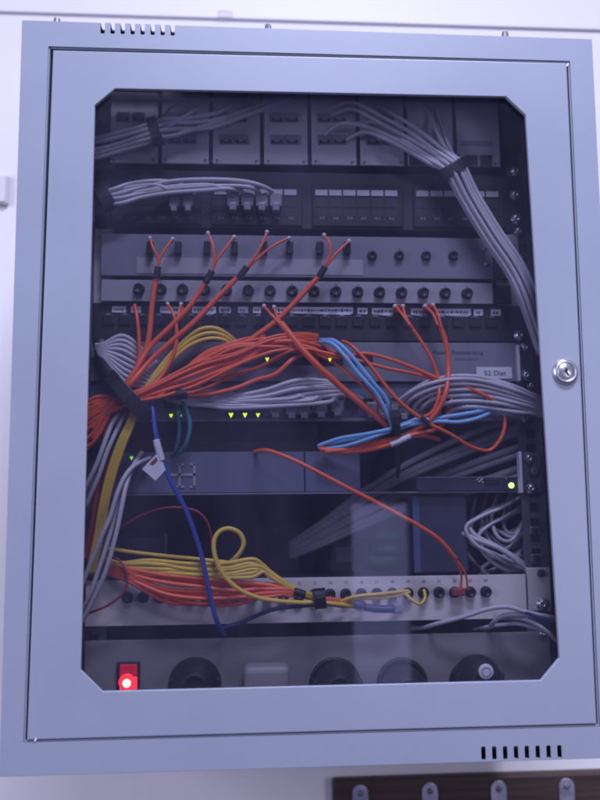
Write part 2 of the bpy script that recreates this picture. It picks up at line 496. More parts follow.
# rack rails
YE = .060                                   # front plane of the 19 inch panels
XL, XR = P(92, 350, YE).x, P(534.5, 350, YE).x
zt, zb = P(300, 70, YE).z, P(300, 712, YE).z
for x0, x1 in ((XL - .004, XL + .020), (XR - .021, XR + .005)):
    bm = bmesh.new()
    add_box(bm, x0, x1, YE + .0025, YE + .0045, zb, zt)
    xo = x0 if x0 < 0 else x1
    add_box(bm, min(xo, xo - math.copysign(.002, xo)), max(xo, xo - math.copysign(.002, xo)), YE + .0047, YE + .05, zb, zt)
    rail = obj('rack_rail', bm, M_RAIL, cab)
    n = 0
    z = zb + .012
    while z < zt - .01:
        xm = (x0 + x1) / 2
        wbox('square_hole', xm - .0046, xm + .0046, YE + .0019, YE + .0024, z - .0046, z + .0046, M_BLACK, rail, 0)
        z += .01588; n += 1
    if x0 > 0:
        for py in (530.5, 558):
            p = P(535 if py < 540 else 537, py, YE)
            cn = wbox('cage_nut', p.x - .0056, p.x + .0056, YE - .0012, YE + .0018, p.z - .0042, p.z + .0042, M_STEEL, rail, .0008)
            wbox('nut_thread', p.x - .0022, p.x + .0030, YE - .0018, YE - .0013, p.z - .003, p.z + .0026, M_BLACK, rail, 0)

# ------------------------------------------------------------------ rack equipment
def zz(y, x=500, Y=YE): return P(x, y, Y).z

def panel(name, label, cat, yt, yb, m, Y=YE, dep=.12, xl=None, xr=None, part='faceplate', xref=500, hr=None):
    z1, z0 = zz(yt, xref, Y), zz(yb, xref, Y)
    t = thing(name, label, cat, ((XL + XR) / 2, YE, z0))
    bm = bmesh.new(); add_box(bm, XL if xl is None else xl, XR if xr is None else xr, Y, Y + .0022, z0, z1, .0004)
    fp = obj(part, bm, m, t)
    bm = bmesh.new(); add_box(bm, XL + .024, XR - .024 if hr is None else hr, Y + .0025, Y + dep, z0 + .0012, z1 - .0012, .0008)
    obj('housing', bm, M_BLKM, t)
    return t

# 1 modular chassis
t1 = panel('modular_chassis', 'modular chassis in the top row with eight pale grey port modules', 'network chassis', 74, 168.6, M_BLKM)
bounds = [108.5, 160, 211, 262, 309.5, 358, 405.5, 454.5, 501]
for i in range(8):
    xl, xr = bounds[i] + 2.0, bounds[i + 1] - 2.0
    yb_ = 163 + (xl - 110) * .0095
    mo = pbox('port_module', xl, 92, xr, yb_, YE - .004, .0036, M_MOD, t1, .0006)
    if i < 6:
        for ry in (117.5, 139.5):
            for dx in (13, 28):
                px, py = bounds[i] + 2 + dx, ry + .004 * (xl - 300)
                pbox('port', px - 6.5, py - 5, px + 6.5, py + 4.5, YE - .0062, .002, M_CLEAR, mo, .0004)
                pbox('port_opening', px - 5.5, py + .5, px + 5.5, py + 3.8, YE - .0068, .0005, M_BLACK, mo, 0)
                pbox('port_latch', px - 2.5, py - 1, px + 2.5, py + 2.2, YE - .0076, .0007, M_CLEAR, mo, 0)
    for px in ((415, 425, 438) if i == 6 else (458, 472, 486) if i == 7 else ()):
        w = 5.6 if px != 458 else 2.2
        if i == 7 or i == 6:
            pbox('port', px - w - .6, 154.3, px + w + .6, 165.4, YE - .0052, .001, M_LGREY, mo, .0003)
            pbox('port_opening', px - w, 155, px + w, 164.6, YE - .0058, .0005, M_BLACK, mo, 0)
    if i < 8:
        cx = (xl + xr) / 2
        for px in (xl + 4, xr - 4):
            screw(px, 159.5 + .0095 * (px - 110), YE - .004, mo, .0012, M_STEEL)
    if i == 7:
        pbox('module_label', 461, 141, 492, 146, YE - .0044, .0003, M_LGREY, mo, 0)
screw(515.2, 171.5, YE, t1, .0046)
screw(508.5, 107, YE, t1, .0042, M_RAIL)

# 2 forty-eight way patch panel
t2 = panel('patch_panel', 'black forty-eight port patch panel with white label strips, second row', 'patch panel', 176, 231.5, M_BLKM)
grp = [(113.5, 0), (214.5, 1), (315.3, 2), (416.4, 3)]
num = 25
for gx, gi in grp:
    pbox('port_block', gx - 3, 182 + .012 * (gx - 113), gx + 88, 224 + .012 * (gx - 113), YE - .0030, .0028, M_BLACK, t2, .001)
    for k in range(6):
        x = gx + 13.95 * k
        y = 187.8 + .0095 * (x - 113)
        pbox('label_strip', x, y, x + 12.3, y + 5.6, YE - .0040, .0009, M_STRIP, t2, 0)
        pbox('port', x + .3, y + 8, x + 12, y + 17, YE - .0034, .0003, M_BLKM, t2, 0)
        pbox('port', x + .3, y + 19.0, x + 12, y + 27.0, YE - .0034, .0003, M_BLKM, t2, 0)
        text('port_number', str(num), x + 6.5, 218.2 + .004 * (x - 300), YE - .0034, .0042, M_PALEINK, t2, .0062)
        num += 1
for px, py in ((515, 195.2), (516.2, 219.4)): screw(px, py, YE, t2, .0050)
for k, (px, py) in enumerate(((233, 199), (247, 199.3), (262, 199.6), (276.5, 199.9), (174, 199), (188, 199))):
    pass

# 3 upper fibre drawer
t3 = panel('fibre_patch_panel', 'grey fibre drawer with a white label strip and orange Y pigtails', 'fibre panel', 238.5, 279, M_MGREY, Y=YE - .008, xl=P(101, 258, YE - .008).x, xr=P(492.5, 258, YE - .008).x, xref=490)
bm = bmesh.new(); add_box(bm, XR - .038, XR - .012, YE + .001, YE + .003, zz(306), zz(234), .0004)
obj('mounting_ear', bm, M_BEIGE, t3)
bm = bmesh.new(); add_box(bm, XL + .0, XL + .018, YE + .001, YE + .003, zz(306), zz(234), .0004)
obj('mounting_ear', bm, M_BEIGE, t3)
bm = bmesh.new(); add_tube(bm, path([(493, 281, 51.2), (499, 274, 56), (505, 267, 60.2)]), .0012, 6); obj('gap_shade', bm, M_BLKM, t3)  # dark bar standing in for the shadowed gap at the drawer end
pbox('label_strip', 137, 258.5, 363, 274.2, YE - .0086, .0005, M_LGREY, t3, 0)
for px in (150, 178, 207, 234.5, 264, 290, 320, 347.5, 372, 399, 426, 453):
    y = 247 if px < 360 else 256
    if px < 360:
        pbox('adapter', px - 3.4, y - 6, px + 3.4, y + 6.5, YE - .0165, .0082, M_BLACK, t3, .001)
    else:
        lathe('adapter', P(px, y + .002 * (px - 372), YE - .008), [(.0054, -.0005), (.0054, .0012), (.0045, .0018), (.0045, .0048), (.003, .0052), (.003, .003), (0, .003)], M_BLACK, t3, 16)
    text('port_number', str([150, 178, 207, 234.5, 264, 290, 320, 347.5, 372, 399, 426, 453].index(px) + 1), px, 249.5 if px > 360 else 241, YE - .0084, .0030, M_INK, t3)
for px, py in ((484, 249.4), (486, 264.5)): screw(px, py, YE - .008, t3, .0020, M_STEEL)
screw(518.5, 231.7, YE + .001, t3, .0042)

# 4 lower fibre panel with round ports
t4 = panel('fibre_patch_panel', 'shallow grey panel with a row of sixteen black round ports', 'fibre panel', 283, 303.8, M_LGREY, Y=YE - .006, xl=P(101, 293, YE - .006).x, xr=P(493, 293, YE - .006).x, xref=490)
for k in range(16):
    px = 139 + 21.85 * k
    y = 289.5 + .0138 * (px - 139)
    lathe('round_port', P(px, y, YE - .006), [(.0062, -.0005), (.0062, .001), (.0054, .0016), (.0054, .006), (.0042, .0065), (.0034, .0045), (0, .0045)], M_BLACK, t4, 18)
    text('port_number', str(k + 1), px, y - 7.6, YE - .0064, .0028, M_INK, t4)
screw(519.6, 297.6, YE + .001, t4, .0030, M_STEEL)

# 5 black labelled panel
t5 = panel('patch_panel', 'black patch panel with torn white paper labels along its top edge', 'patch panel', 305.5, 341.5, M_BLKM)
for xl, xr in ((112, 126), (131, 141), (160, 184), (192, 216), (219, 231), (238, 248), (253, 261), (276, 287), (290, 353), (357.5, 367.5), (372, 394), (411, 427), (436, 471), (474, 483), (491, 501)):
    y = 307.0 + .0125 * (xl - 300) * (1 if xl > 300 else .35)
    pix = [(xl, y), (xr, y + .1), (xr, y + 6.4)] + ([(xr - 4, y + 8)] if xr - xl > 15 else []) + [(xl, y + 6.2)]
    lb = prism('paper_label', pix, YE - .0009, .0006, M_LABEL, t5)
    bm = bmesh.new(); x = xl + 2
    while x < xr - 2.5:                                # illegible print: strokes of uneven length
        wd = min(random.uniform(.8, 2.6), xr - 1.5 - x); hh = random.uniform(.6, 1.5)
        x0, x1, z0, z1 = span(x, y + 3.4 - hh, x + wd, y + 3.4 + hh, YE - .0012)
        add_box(bm, x0, x1, YE - .0012, YE - .0010, z0, z1); x += wd + random.uniform(.5, 1.4)
    obj('label_print', bm, M_INK, lb)
for k in range(24):
    px = 108 + 16.7 * k
    y = 320 + .006 * (px - 300)
    pbox('port', px - 5.6, y - 4, px + 5.6, y + 6, YE - .0024, .0022, M_BLACK, t5, .0007)
    pbox('port_tab', px - 2.2, y - 5.6, px + 2.4, y - 3.2, YE - .0034, .003, M_BDEV, t5, .0004)
screw(519.5, 335.5, YE, t5, .0052)

# 6 upper switch
t6 = panel('network_switch', 'pale grey switch carrying a white name sticker, row behind orange loops', 'network switch', 343, 381.5, M_MGREY, Y=YE - .004, xr=P(518, 360, YE - .004).x)
pbox('mounting_ear', 519.5, 345, 533, 381, YE - .003, .003, M_RAIL, t6, .0004)
pbox('ear_edge', 517.8, 344.5, 520.2, 381, YE - .0095, .0064, M_LABEL, t6, .0004)
text('maker_print', 'Power Networking', 458, 352.6, YE - .0044, .0062, M_INK, t6, .055)
pbox('model_print', 455, 357.6, 479, 359.6, YE - .0044, .0003, M_BDEV, t6, 0)
st = pbox('name_sticker', 476.5, 367, 512, 378.6, YE - .0048, .0006, M_LABEL, t6, 0)
text('sticker_print', 'S2 Dist', 495, 373.3, YE - .0052, .0072, M_INK, st, .0235)
for xl in (300, 330, 360): pbox('port_bank', xl - 11, 352, xl + 13, 365, YE - .0052, .001, M_BLACK, t6, .0004)
pbox('display_window', 232, 350, 290, 366, YE - .0052, .001, M_BLACK, t6, .0004)
def led(px, py, Y, m, parent, s=1.0):
    s *= .8
    pix = [(px - 2.9 * s, py - 2.2 * s), (px - 1.4 * s, py - 3.0 * s), (px, py - 1.4 * s), (px + 1.4 * s, py - 3.0 * s), (px + 2.9 * s, py - 2.2 * s), (px + .4 * s, py + 3.2 * s), (px - .4 * s, py + 3.2 * s)]
    return prism('led', pix, Y, .0006, m, parent)
led(267.2, 359.3, .0215, M_YLED, t6, .8); led(330, 359.6, .0215, M_YLED, t6, .7)
for px, py in ((524.6, 347.6), (526, 375.4)): screw(px, py, YE - .003, t6, .0044)

# 7 lower switch
t7 = panel('network_switch', 'lower grey switch full of grey plugs with green heart shaped lights', 'network switch', 383.5, 421, M_BDEV, xr=P(520, 400, YE).x)
pbox('lower_trim', 150, 418.3, 512, 421.2, YE - .004, .003, M_MGREY, t7, .0004)
for k in range(22):
    px = 170 + 15.2 * k
    pbox('port', px - 6, 398, px + 6, 408.5, YE - .0012, .001, M_BLACK, t7, .0004)
for px, s, m in ((231, 1, M_YLED), (245, .95, M_YLED), (258, .85, M_YLED), (171, .75, M_YLED), (181, .4, M_DLED)):
    led(px, 415 if px > 200 else 415.6, YE - .003, m, t7, s)
    if px > 200: pbox('led_backing', px - 5, 410.5, px + 5, 419, YE - .0021, .0019, M_BLACK, t7, 0)
screw(530.5, 386, YE, t7, .0036, M_STEEL); screw(525.5, 418, YE, t7, .0042); screw(528, 401, YE, t7, .003, M_STEEL)
def plug(px, py, Y, parent=None, w=6.0, h=9, label=None, group=None):
    bm = bmesh.new()
    x0, x1, z0, z1 = span(px - w, py - h, px + w, py + h, Y)
    add_box(bm, x0, x1, Y, Y + .012, z0 + (z1 - z0) * .25, z1, .0012)
    xm = (x0 + x1) / 2; dw = (x1 - x0) * .30
    add_box(bm, xm - dw, xm + dw, Y - .002, Y + .008, z0, z0 + (z1 - z0) * .42, .0012)
    o = obj('cable_plug', bm, M_CLEAR, parent)
    if parent is None: tag(o, label, 'plug', group)
    return o

# 8 black blanking panel
t8 = panel('blanking_panel', 'plain black blanking panel below the lower switch', 'blank panel', 422, 452, M_BLKM, Y=YE + .012, xr=P(318, 437, YE + .012).x, hr=P(316, 437, YE + .012).x)
bm = bmesh.new(); add_box(bm, XL + .03, P(310, 437, .07).x, YE + .0105, YE + .0118, zz(439, 300, .07), zz(436.5, 300, .07)); obj('rib', bm, M_BLKM, t8)

# 9 blue grey rack unit on a shelf with thin bright lip
t9 = panel('server_unit', 'blue grey rack unit with a white framed port cross and faint lights', 'rack unit', 451.5, 491.5, M_BDEV, xr=P(360, 470, YE).x, dep=.1, xref=340, hr=P(358, 470, YE).x)
bm = bmesh.new()
for pix in (((170.5, 473.3), (195.5, 476.0)), ((178.5, 464.0), (180.8, 487.4)), ((193.0, 464.0), (195.6, 487.4)), ((176.0, 463.5), (184.0, 465.2)), ((175.8, 485.6), (184.4, 487.8)), ((190.0, 463.5), (196.2, 465.2)), ((189.6, 485.6), (196.0, 487.8))):
    x0, x1, z0, z1 = span(pix[0][0], pix[0][1], pix[1][0], pix[1][1], YE - .001)
    add_box(bm, x0, x1, YE - .0012, YE - .0001, z0, z1)
obj('port_frame', bm, M_LGREY, t9)
bm = bmesh.new(); x0, x1, z0, z1 = span(304, 452, 305.5, 492, YE); add_box(bm, x0, x1, YE - .0006, YE - .0001, z0, z1); obj('panel_seam', bm, M_BLACK, t9)
for px, py in ((119, 458.5), (131.5, 458)): led(px, py, YE - .0012, M_DLED, t9, .75)
sh = thing('rack_shelf', 'thin steel shelf with a pale front lip under the blue grey unit', 'shelf', (0, YE, zz(495)))
bm = bmesh.new(); add_box(bm, P(96, 494, YE - .002).x, XR - .016, YE - .002, YE - .0005, (zz(494.2, 300)), (zz(492.6, 300)), .0003); obj('front_lip', bm, M_MGREY, sh)
bm = bmesh.new(); add_box(bm, XL + .024, XR - .024, YE, YE + .05, zz(493.6, 300), zz(492.9, 300)); obj('shelf_plate', bm, M_BLKM, sh)
# small dark box with usb socket and green lamp
t10 = thing('media_converter', 'small dark box with a bright green lamp at right of shelf', 'network box', (P(468, 490, YE).x, YE, zz(492)))
pbox('box_body', 416, 476.5, 520, 491.5, YE - .003, .040, M_DDEV, t10, .0012)
pbox('box_top_edge', 418, 476.6, 519, 478.0, YE - .0042, .001, M_BDEV, t10, .0003)
pbox('socket', 485, 478.5, 500, 484.5, YE - .0046, .0014, M_BLACK, t10, .0006)
bm = bmesh.new()
for dx, dy in ((0, 0), (2.5, -1.5), (2.0, 2.0), (5.0, -.8), (5.3, 2.6), (3.6, .5)):
    c = P(477.5 + dx, 479.6 + dy, YE - .0036); add_lathe(bm, c, [(.0009, -.0003), (.0008, .0004), (0, .0006)], 8)
bmesh.ops.recalc_face_normals(bm, faces=bm.faces); obj('printed_symbol', bm, M_WHITE, t10)
screw(505.2, 479, YE - .003, t10, .0011, M_STEEL)
c = P(511.3, 485.4, YE - .003)
lathe('led', c, [(.0032, -.0003), (.0030, .001), (.0018, .0022), (0, .0024)], M_GLED, t10, 16)
pbox('mounting_ear', 522, 452.5, 541, 492.8, YE - .002, .002, M_RAIL, t10, .0004)
pbox('ear_edge', 519.8, 451.5, 522.4, 493, YE - .011, .0092, M_LABEL, t10, .0004)
for px, py in ((529, 458.6), (534, 472), (531, 488.6)): screw(px, py, YE - .002, t10, .0046, M_CHROME if py != 472 else M_RAIL)

# things in the dark bay under the shelf
t = thing('power_adapter', 'dark power adapter lying in the bay left of the pale column', 'power adapter', P(352, 574, .16))
pbox('adapter_body', 330, 540, 372, 574, .15, .06, M_DDEV, t, .004); pbox('rating_label', 336, 547, 352, 562, .1492, .0005, M_MGREY, t, 0)
t = thing('power_adapter', 'squarish dark adapter behind the yellow loop in dark bay', 'power adapter', P(275, 574, .2))
pbox('adapter_body', 252, 525, 300, 577, .2, .06, M_BLKM, t, .004); pbox('rating_label', 281, 525, 296, 540, .1992, .0005, M_BDEV, t, 0)
t = thing('power_adapter', 'wide dark adapter behind the blue cable in the dark bay', 'power adapter', P(150, 574, .2))
pbox('adapter_body', 118, 530, 168, 575, .19, .06, M_DDEV, t, .004); pbox('rating_label', 128, 538, 160, 556, .1892, .0005, M_BDEV, t, 0)
t = thing('blue_unit_box', 'dark blue box with blue edge strip standing left of the grey coil', 'network box', P(440, 574, .07))
pbox('box_body', 413, 495, 468, 573, .066, .034, M_DDEV, t, .002); pbox('side_strip', 413.5, 495.5, 420, 572.5, .0652, .0007, M_BLUEP, t, 0)

# 11 white fibre panel
t11 = panel('fibre_patch_panel', 'white fibre panel with yellow and orange pigtails near the bottom', 'fibre panel', 574.8, 619, M_WHITE, Y=YE - .006, xr=P(526.5, 597, YE - .006).x, xref=490)
pbox('mounting_ear', 527.5, 567.5, 551, 611, YE - .004, .004, M_WHITE, t11, .0010)
screw(541, 573.2, YE - .004, t11, .0034, M_BLKM); screw(542.6, 604.2, YE - .004, t11, .0056)
for k in range(24):
    px = 128 + 15.55 * k
    y = 597.5 - .0165 * (px - 128)
    lathe('adapter', P(px, y, YE - .006), [(.0058, -.0005), (.0058, .0010), (.0048, .0016), (.0048, .007), (.0035, .0075), (.003, .005), (0, .005)], M_BLACK if px > 400 else M_BLKM, t11, 16)
    text('port_number', str(k + 1), px, y - 11.2, YE - .0064, .0042, M_INK, t11)
# 12-13 power strip
t13 = panel('power_strip', 'grey power strip in the bottom row with dark round plugs', 'power strip', 632.5, 715, M_PDU, Y=YE - .004)
MATS['mid']=M_MGREY
sw = pbox('rocker_switch', 116.5, 662, 140, 692, YE - .008, .004, M_BLACK, t13, .001)
pbox('rocker_top', 119.5, 664.5, 137, 677, YE - .0105, .0024, M_REDSW, sw, .0008)
pbox('rocker_lit', 119.5, 677.2, 137, 690, YE - .0110, .0029, M_REDLIT, sw, .0008)
c = P(126.8, 682.2, YE - .011)
lathe('lamp', c, [(.0082, 0), (.0074, .0005), (.005, .0012), (0, .0016)], M_REDLIT, sw, 20)
lathe('lamp_core', (c.x, c.y - .0013, c.z - .0008), [(.0044, -.0006), (.0040, .0003), (.002, .0008), (0, .0010)], M_HOT, sw, 16)
screw(542.5, 633.3, YE - .004, t13, .0040)
for px in (195, 335, 402, 474):
    lathe('socket', P(px, 684, YE - .004), [(.0265, -.0003), (.0265, .002), (.0245, .003), (.0225, .003), (.022, .0006), (0, .0006)], M_MATTE, t13, 36)
def mains_plug(px, py, r, label, square=False, m=None, disc=False):
    c = P(px, py, YE - .004)
    t = thing('mains_plug', label, 'mains plug', (c.x, c.y, c.z))
    bm = bmesh.new()
    if square:
        add_box(bm, c.x - r, c.x + r, c.y - .034, c.y - .001, c.z - r * 1.3, c.z + r * .98, .006, 3)
        obj('plug_body', bm, m or M_MATTE, t, smooth=False)
    else:
        add_lathe(bm, c, [(r * .92, .0008), (r * .92, .007), (r * .98, .008), (r * .98, .012), (r * .93, .013), (r * .93, .019), (r * .86, .024), (r * .72, .030), (r * .6, .034), (r * .52, .038), (r * .46, .0385), (r * .40, .037), (0, .037)], 32)
        for sx in (-1, 1):
            add_box(bm, c.x + sx * r * .92 - .003, c.x + sx * r * .92 + .003, c.y - .022, c.y - .002, c.z - .006, c.z + .006, .001)
        bmesh.ops.recalc_face_normals(bm, faces=bm.faces)
        obj('plug_body', bm, m or M_MATTE, t)
    add = [(c.x + .004, c.y - .036, c.z - .006), (c.x + .004, c.y - .046, c.z - .03), (c.x + .004, c.y - .040, c.z - .05)]
    bm = bmesh.new(); add_tube(bm, add, .0038, 8); obj('mains_lead', bm, M_BLACK, t)
    if disc:
        lathe('approval_disc', (c.x + .001, c.y - .0383, c.z + .0105), [(.0076, -.001), (.0074, .0008), (.006, .0013), (0, .0013)], M_LABEL, t, 24)
        lathe('disc_mark', (c.x + .001, c.y - .0397, c.z + .0105), [(.0050, -.0002), (.0048, .0002), (.0036, .0002), (.0034, -.0002)], M_LGREY, t, 20)
mains_plug(196, 681, .0240, 'round black mains plug right of the red rocker switch')
mains_plug(266, 684, .0225, 'square grey mains plug second from left on the power strip', True, M_PDU)
mains_plug(336, 683, .0235, 'plain round black mains plug between grey plug and streak')
mains_plug(402, 684, .0215, 'slim round black mains plug left of the white disc plug')
mains_plug(475, 676, .0235, 'black mains plug with a white disc on its face', disc=True)

# ------------------------------------------------------------------ cables
RG, RF, RD, RY = .0024, .0014, .0028, .0021
# A upper left grey bundle
A = [[(86, 139, 40), (110, 135), (150, 124, 30), (165, 119), (190, 118), (217, 113), (235, 104, 50), (246, 96, 58)],
     [(86, 144, 40), (112, 139), (152, 128, 28), (170, 123), (200, 122), (227, 117), (263, 103, 52), (275, 97, 58)],
     [(86, 151, 40), (112, 146), (152, 133, 28), (175, 129), (210, 128), (245, 116), (282, 101, 52), (292, 96, 58)],
     [(86, 156, 42), (115, 149), (152, 138, 30), (172, 136), (192, 130), (222, 121), (250, 113, 52), (266, 110, 58)],
     [(86, 161, 42), (115, 153), (152, 141, 33), (160, 132), (178, 121), (192, 112), (204, 104, 52), (212, 99, 58)]]
for p in A:
    cable('network_cable', 'grey network cable in the bundle strapped at the upper left of top row', p, RG, M_CGREY, .038, 'upper left grey bundle')
cable('thin_cable', 'thin brown cable peeping over the upper left grey bundle', [(158, 124, 44), (168, 111, 44), (181, 102, 50), (190, 100, 58)], .0013, M_BROWN)
# B second row grey cables
B = [[(88, 197, 44), (112, 190, 34), (130, 184), (158, 181), (180, 184, 50), (188, 192, 53)],
     [(88, 199, 44), (113, 195, 34), (140, 188), (170, 181.5), (205, 179.5), (240, 181), (262, 186), (276, 194, 50)],
     [(88, 201, 44), (115, 199, 32), (140, 194), (170, 189), (205, 186.5), (235, 186), (252, 188), (262, 194, 50)],
     [(88, 203, 44), (117, 204, 32), (140, 198), (170, 193), (205, 190.5), (230, 189), (247, 194, 50)],
     [(88, 202, 46), (114, 197, 40), (140, 192), (170, 187), (205, 185), (222, 188), (233, 194, 50)],
     [(88, 198, 46), (112, 192, 38), (132, 187), (155, 185), (168, 190), (174, 195, 52)]]
for p in B:
    cable('network_cable', 'grey network cable fanning from the strap to plugs on second row', p, RG, M_CGREY, .038, 'second row grey cables')
for px, py, w in ((233, 201, 6), (247.5, 201, 6), (262, 201.5, 6), (276, 201.5, 6), (174, 202, 5), (188, 202, 5)):
    plug(px, py, YE - .015, None, w, 9.5, 'cloudy plug in the black second row panel under grey cables', 'second row cloudy plugs')
# C upper right bundle
S = [(453, 168), (468, 197), (491, 235), (514, 269), (528, 299), (547, 352)]
def after(o, s=1.35, dY=0):
    out = []
    for i, (x, y) in enumerate(S):
        a = S[max(0, i - 1)]; b = S[min(len(S) - 1, i + 1)]
        dx, dy = b[0] - a[0], b[1] - a[1]; L = math.hypot(dx, dy)
        k = 1 if i == 0 else s
        out.append((x - dy / L * o * k, y + dx / L * o * k, (24 if i == 0 else 26 if i < 5 else 40) + dY))
    return out
C = [([(332, 108, 57), (350, 102, 44), (367, 108), (382, 117), (405, 129), (430, 147)], -4, 0),
     ([(356, 123, 57), (378, 122.5, 44), (393, 130), (415, 142), (436, 156)], 1.5, -3),
     ([(324, 136, 57), (339, 124.5, 44), (354, 124), (373, 129), (400, 142), (428, 159)], 7, 0),
     ([(330, 116, 57), (352, 109, 46), (375, 120), (402, 135), (430, 151)], -1, 5),
     ([(372, 104, 57), (390, 113, 44), (413, 126), (437, 145)], -7, 2),
     ([(426, 106, 57), (431, 116, 50), (437, 131, 40), (447, 150)], -9.5, 6),
     ([(437, 108, 57), (440, 121, 50), (446, 139, 40), (454, 156)], -11, 2),
     ([(345, 141, 57), (365, 132, 44), (385, 139), (408, 151), (430, 164)], 9, 6),
     ([(376, 140, 57), (392, 136, 44), (412, 146), (434, 160)], 4.5, 5)]
for pre, o, dY in C:
    cable('network_cable', 'grey network cable in the bundle sweeping down the upper right corner', pre + after(o, .92, dY), RG, M_CGREY, .036, 'upper right grey bundle')

def strap(label, pts, w, Yf, Yb, m=None, group=None):
    """a hook and loop strap: a flat loop round a bundle; pts = two ends of the visible band (pixels), w = half width px"""
    (xa, ya), (xb, yb2) = pts
    bm = bmesh.new()
    dx, dy = xb - xa, yb2 - ya; L = math.hypot(dx, dy); nx, ny = -dy / L * w, dx / L * w
    prof = []
    n = 16
    for k in range(n):
        a = 2 * math.pi * k / n
        t = .5 + .5 * math.cos(a) * 1.0; yy = (Yf + Yb) / 2 - (Yb - Yf) / 2 * math.sin(a)
        prof.append((xa + dx * t, ya + dy * t, yy))
    rings = []
    for s in (-1, -.85, .85, 1):
        k_ = 1.0 if abs(s) < .9 else .97
        rings.append([bm.verts.new(P(x + nx * s, y + ny * s, (Yf + Yb) / 2 + (yy - (Yf + Yb) / 2) * k_)) for x, y, yy in prof])
    for a, b in zip(rings, rings[1:]):
        for k in range(n): bm.faces.new((a[k], a[(k + 1) % n], b[(k + 1) % n], b[k]))
    bm.faces.new(rings[0]); bm.faces.new(list(reversed(rings[-1])))
    bmesh.ops.recalc_face_normals(bm, faces=bm.faces)
    o = obj('cable_strap', bm, m or M_BLACK, None, smooth=False)
    return tag(o, label, 'cable strap', group)
strap('black strap round the grey bundle at the upper left corner', [(150, 117), (160, 146)], 5.0, .024, .044)
strap('black strap round the grey bundle at the upper right corner', [(440, 176), (467, 160)], 5.5, .018, .040)
strap('black strap at left end of the second row grey cables', [(98, 184), (112, 210)], 7.0, .028, .046)

# D orange fibre pigtails on the upper fibre drawer
def pigtail(legs, sleeve, main, label, r=RD):
    t = thing('fibre_cable', label, 'fibre cable', path([main[-1]])[0])
    cable('cable_jacket', None, main, r, M_ORANGE, .036, parent=t)
    for leg in legs:
        cable('fibre_leg', None, leg, RF, M_ORANGE, .034, parent=t)
        e = path([leg[0]])[0]
        lathe('connector_tip', (e.x, e.y + .002, e.z), [(.0018, -.004), (.0021, .0), (.0021, .003), (.0012, .004), (0, .004)], M_LABEL, t, 10)
    if sleeve:
        bm = bmesh.new(); add_tube(bm, path(sleeve, .035), r * 1.25, 10); obj('sleeve', bm, M_BLACK, t)
CV = (132, 392)
pigtail([[(150, 238, 38), (153, 248, 33), (158, 258, 33), (158, 268, 34)], [(172.5, 239, 38), (164, 251, 34), (159.5, 260, 34), (158, 270, 35)]],
        [(158, 267), (156.5, 279)], [(157, 275), (154, 290), (151.5, 310), (149, 336), (142, 360), (128, 386, 28), (112, 402, 34), (92, 412, 42)], 'orange forked fibre cable hanging straight, leftmost on grey drawer')
pigtail([[(208, 233, 38), (213, 246, 33), (214.5, 260, 33), (212, 272, 34)], [(234, 237, 38), (225, 249, 34), (216, 262, 34), (212, 273, 35)]],
        [(212, 271), (205.5, 283)], [(208, 278), (190, 306), (168, 329), (149, 348), (131, 377, 28), (110, 405, 34), (92, 430, 42)], 'orange forked fibre cable with black sleeve, second along grey drawer')
pigtail([[(267, 232, 38), (260, 248, 33), (249, 265, 33), (243, 273, 34)], [(289, 238, 38), (273, 246, 34), (258, 258, 34), (245, 272, 35)]],
        [(247, 267), (238, 279)], [(242, 273), (223, 292), (195, 321), (173, 340), (149, 362), (130, 384, 26), (108, 408, 34), (92, 441, 42)], 'orange forked fibre cable above the long white label, third along drawer')
pigtail([[(324, 235, 38), (330, 244, 33), (329.5, 256, 33), (323, 270, 34)], [(349, 241, 38), (338, 252, 34), (327, 265, 34), (322, 273, 35)]],
        [(325, 267), (319, 277)], [(321, 274), (299, 298), (277, 320), (257, 335), (240, 346), (212, 358), (178, 374), (145, 392, 26), (120, 401, 34), (92, 404, 42)], 'orange forked fibre cable at the right end of the long white label')
# forks plugged in the black labelled panel
pigtail([[(264, 306, 46), (270, 313, 36), (280, 324, 32)], [(274, 307, 46), (277, 316, 36), (284, 328, 33)]], None,
        [(281, 323, 32), (303, 350, 26), (318, 366, 24), (331, 378, 26), (342, 388, 30), (365, 407, 34), (389, 427, 38)], 'orange forked fibre cable crossing down right past light blue pair', .0034)
pigtail([[(167.5, 304, 46), (172, 311, 38), (176, 322, 35)], [(181, 304, 46), (179, 312, 38), (176.5, 324, 36)]], None,
        [(176, 320), (176, 345), (165, 371), (148, 388, 30), (125, 400, 36), (100, 412, 42)], 'short thin orange forked cable at left of the black labelled panel', .0018)
pigtail([[(395, 306, 46), (402, 314, 36), (410, 326, 32)], [(403, 306, 46), (405, 315, 36), (412, 328, 33)]], None,
        [(410, 325), (421, 341), (432, 360), (438, 378), (439, 395, 28), (433, 411, 30), (418, 420, 34), (396, 429, 38)], 'orange forked cable looping down from left of two right plugs', .0019)
pigtail([[(425, 306, 46), (433, 314, 34), (438, 326, 30)], [(433, 305, 46), (438, 314, 34), (441, 328, 31)]], None,
        [(439, 323), (446, 343), (448.5, 368), (446, 392, 24), (438, 410, 26), (425, 424, 30), (402, 436, 34), (370, 446, 38), (325, 452, 44)], 'orange forked cable looping down from rightmost plug of black panel', .0026)
for px, py in ((399, 307.5), (429.5, 306.5)):
    bm = bmesh.new(); x0, x1, z0, z1 = span(px - 5, py - 4, px + 6, py + 5, .047); add_box(bm, x0, x1, .047, .058, z0, z1, .0015)
    tag(obj('duplex_connector', bm, M_RED), 'red duplex connector %s on the black labelled panel' % ('left of its pair' if px < 410 else 'right of its pair'), 'connector')
cable('fibre_cable', 'thin orange cable dropping on the far left of black panel', [(134.5, 305, 46), (137, 318, 38), (139, 340, 36), (138, 362, 36), (130, 385, 32), (112, 404, 38), (96, 418, 44)], .0020, M_ORANGE, cat='fibre cable')

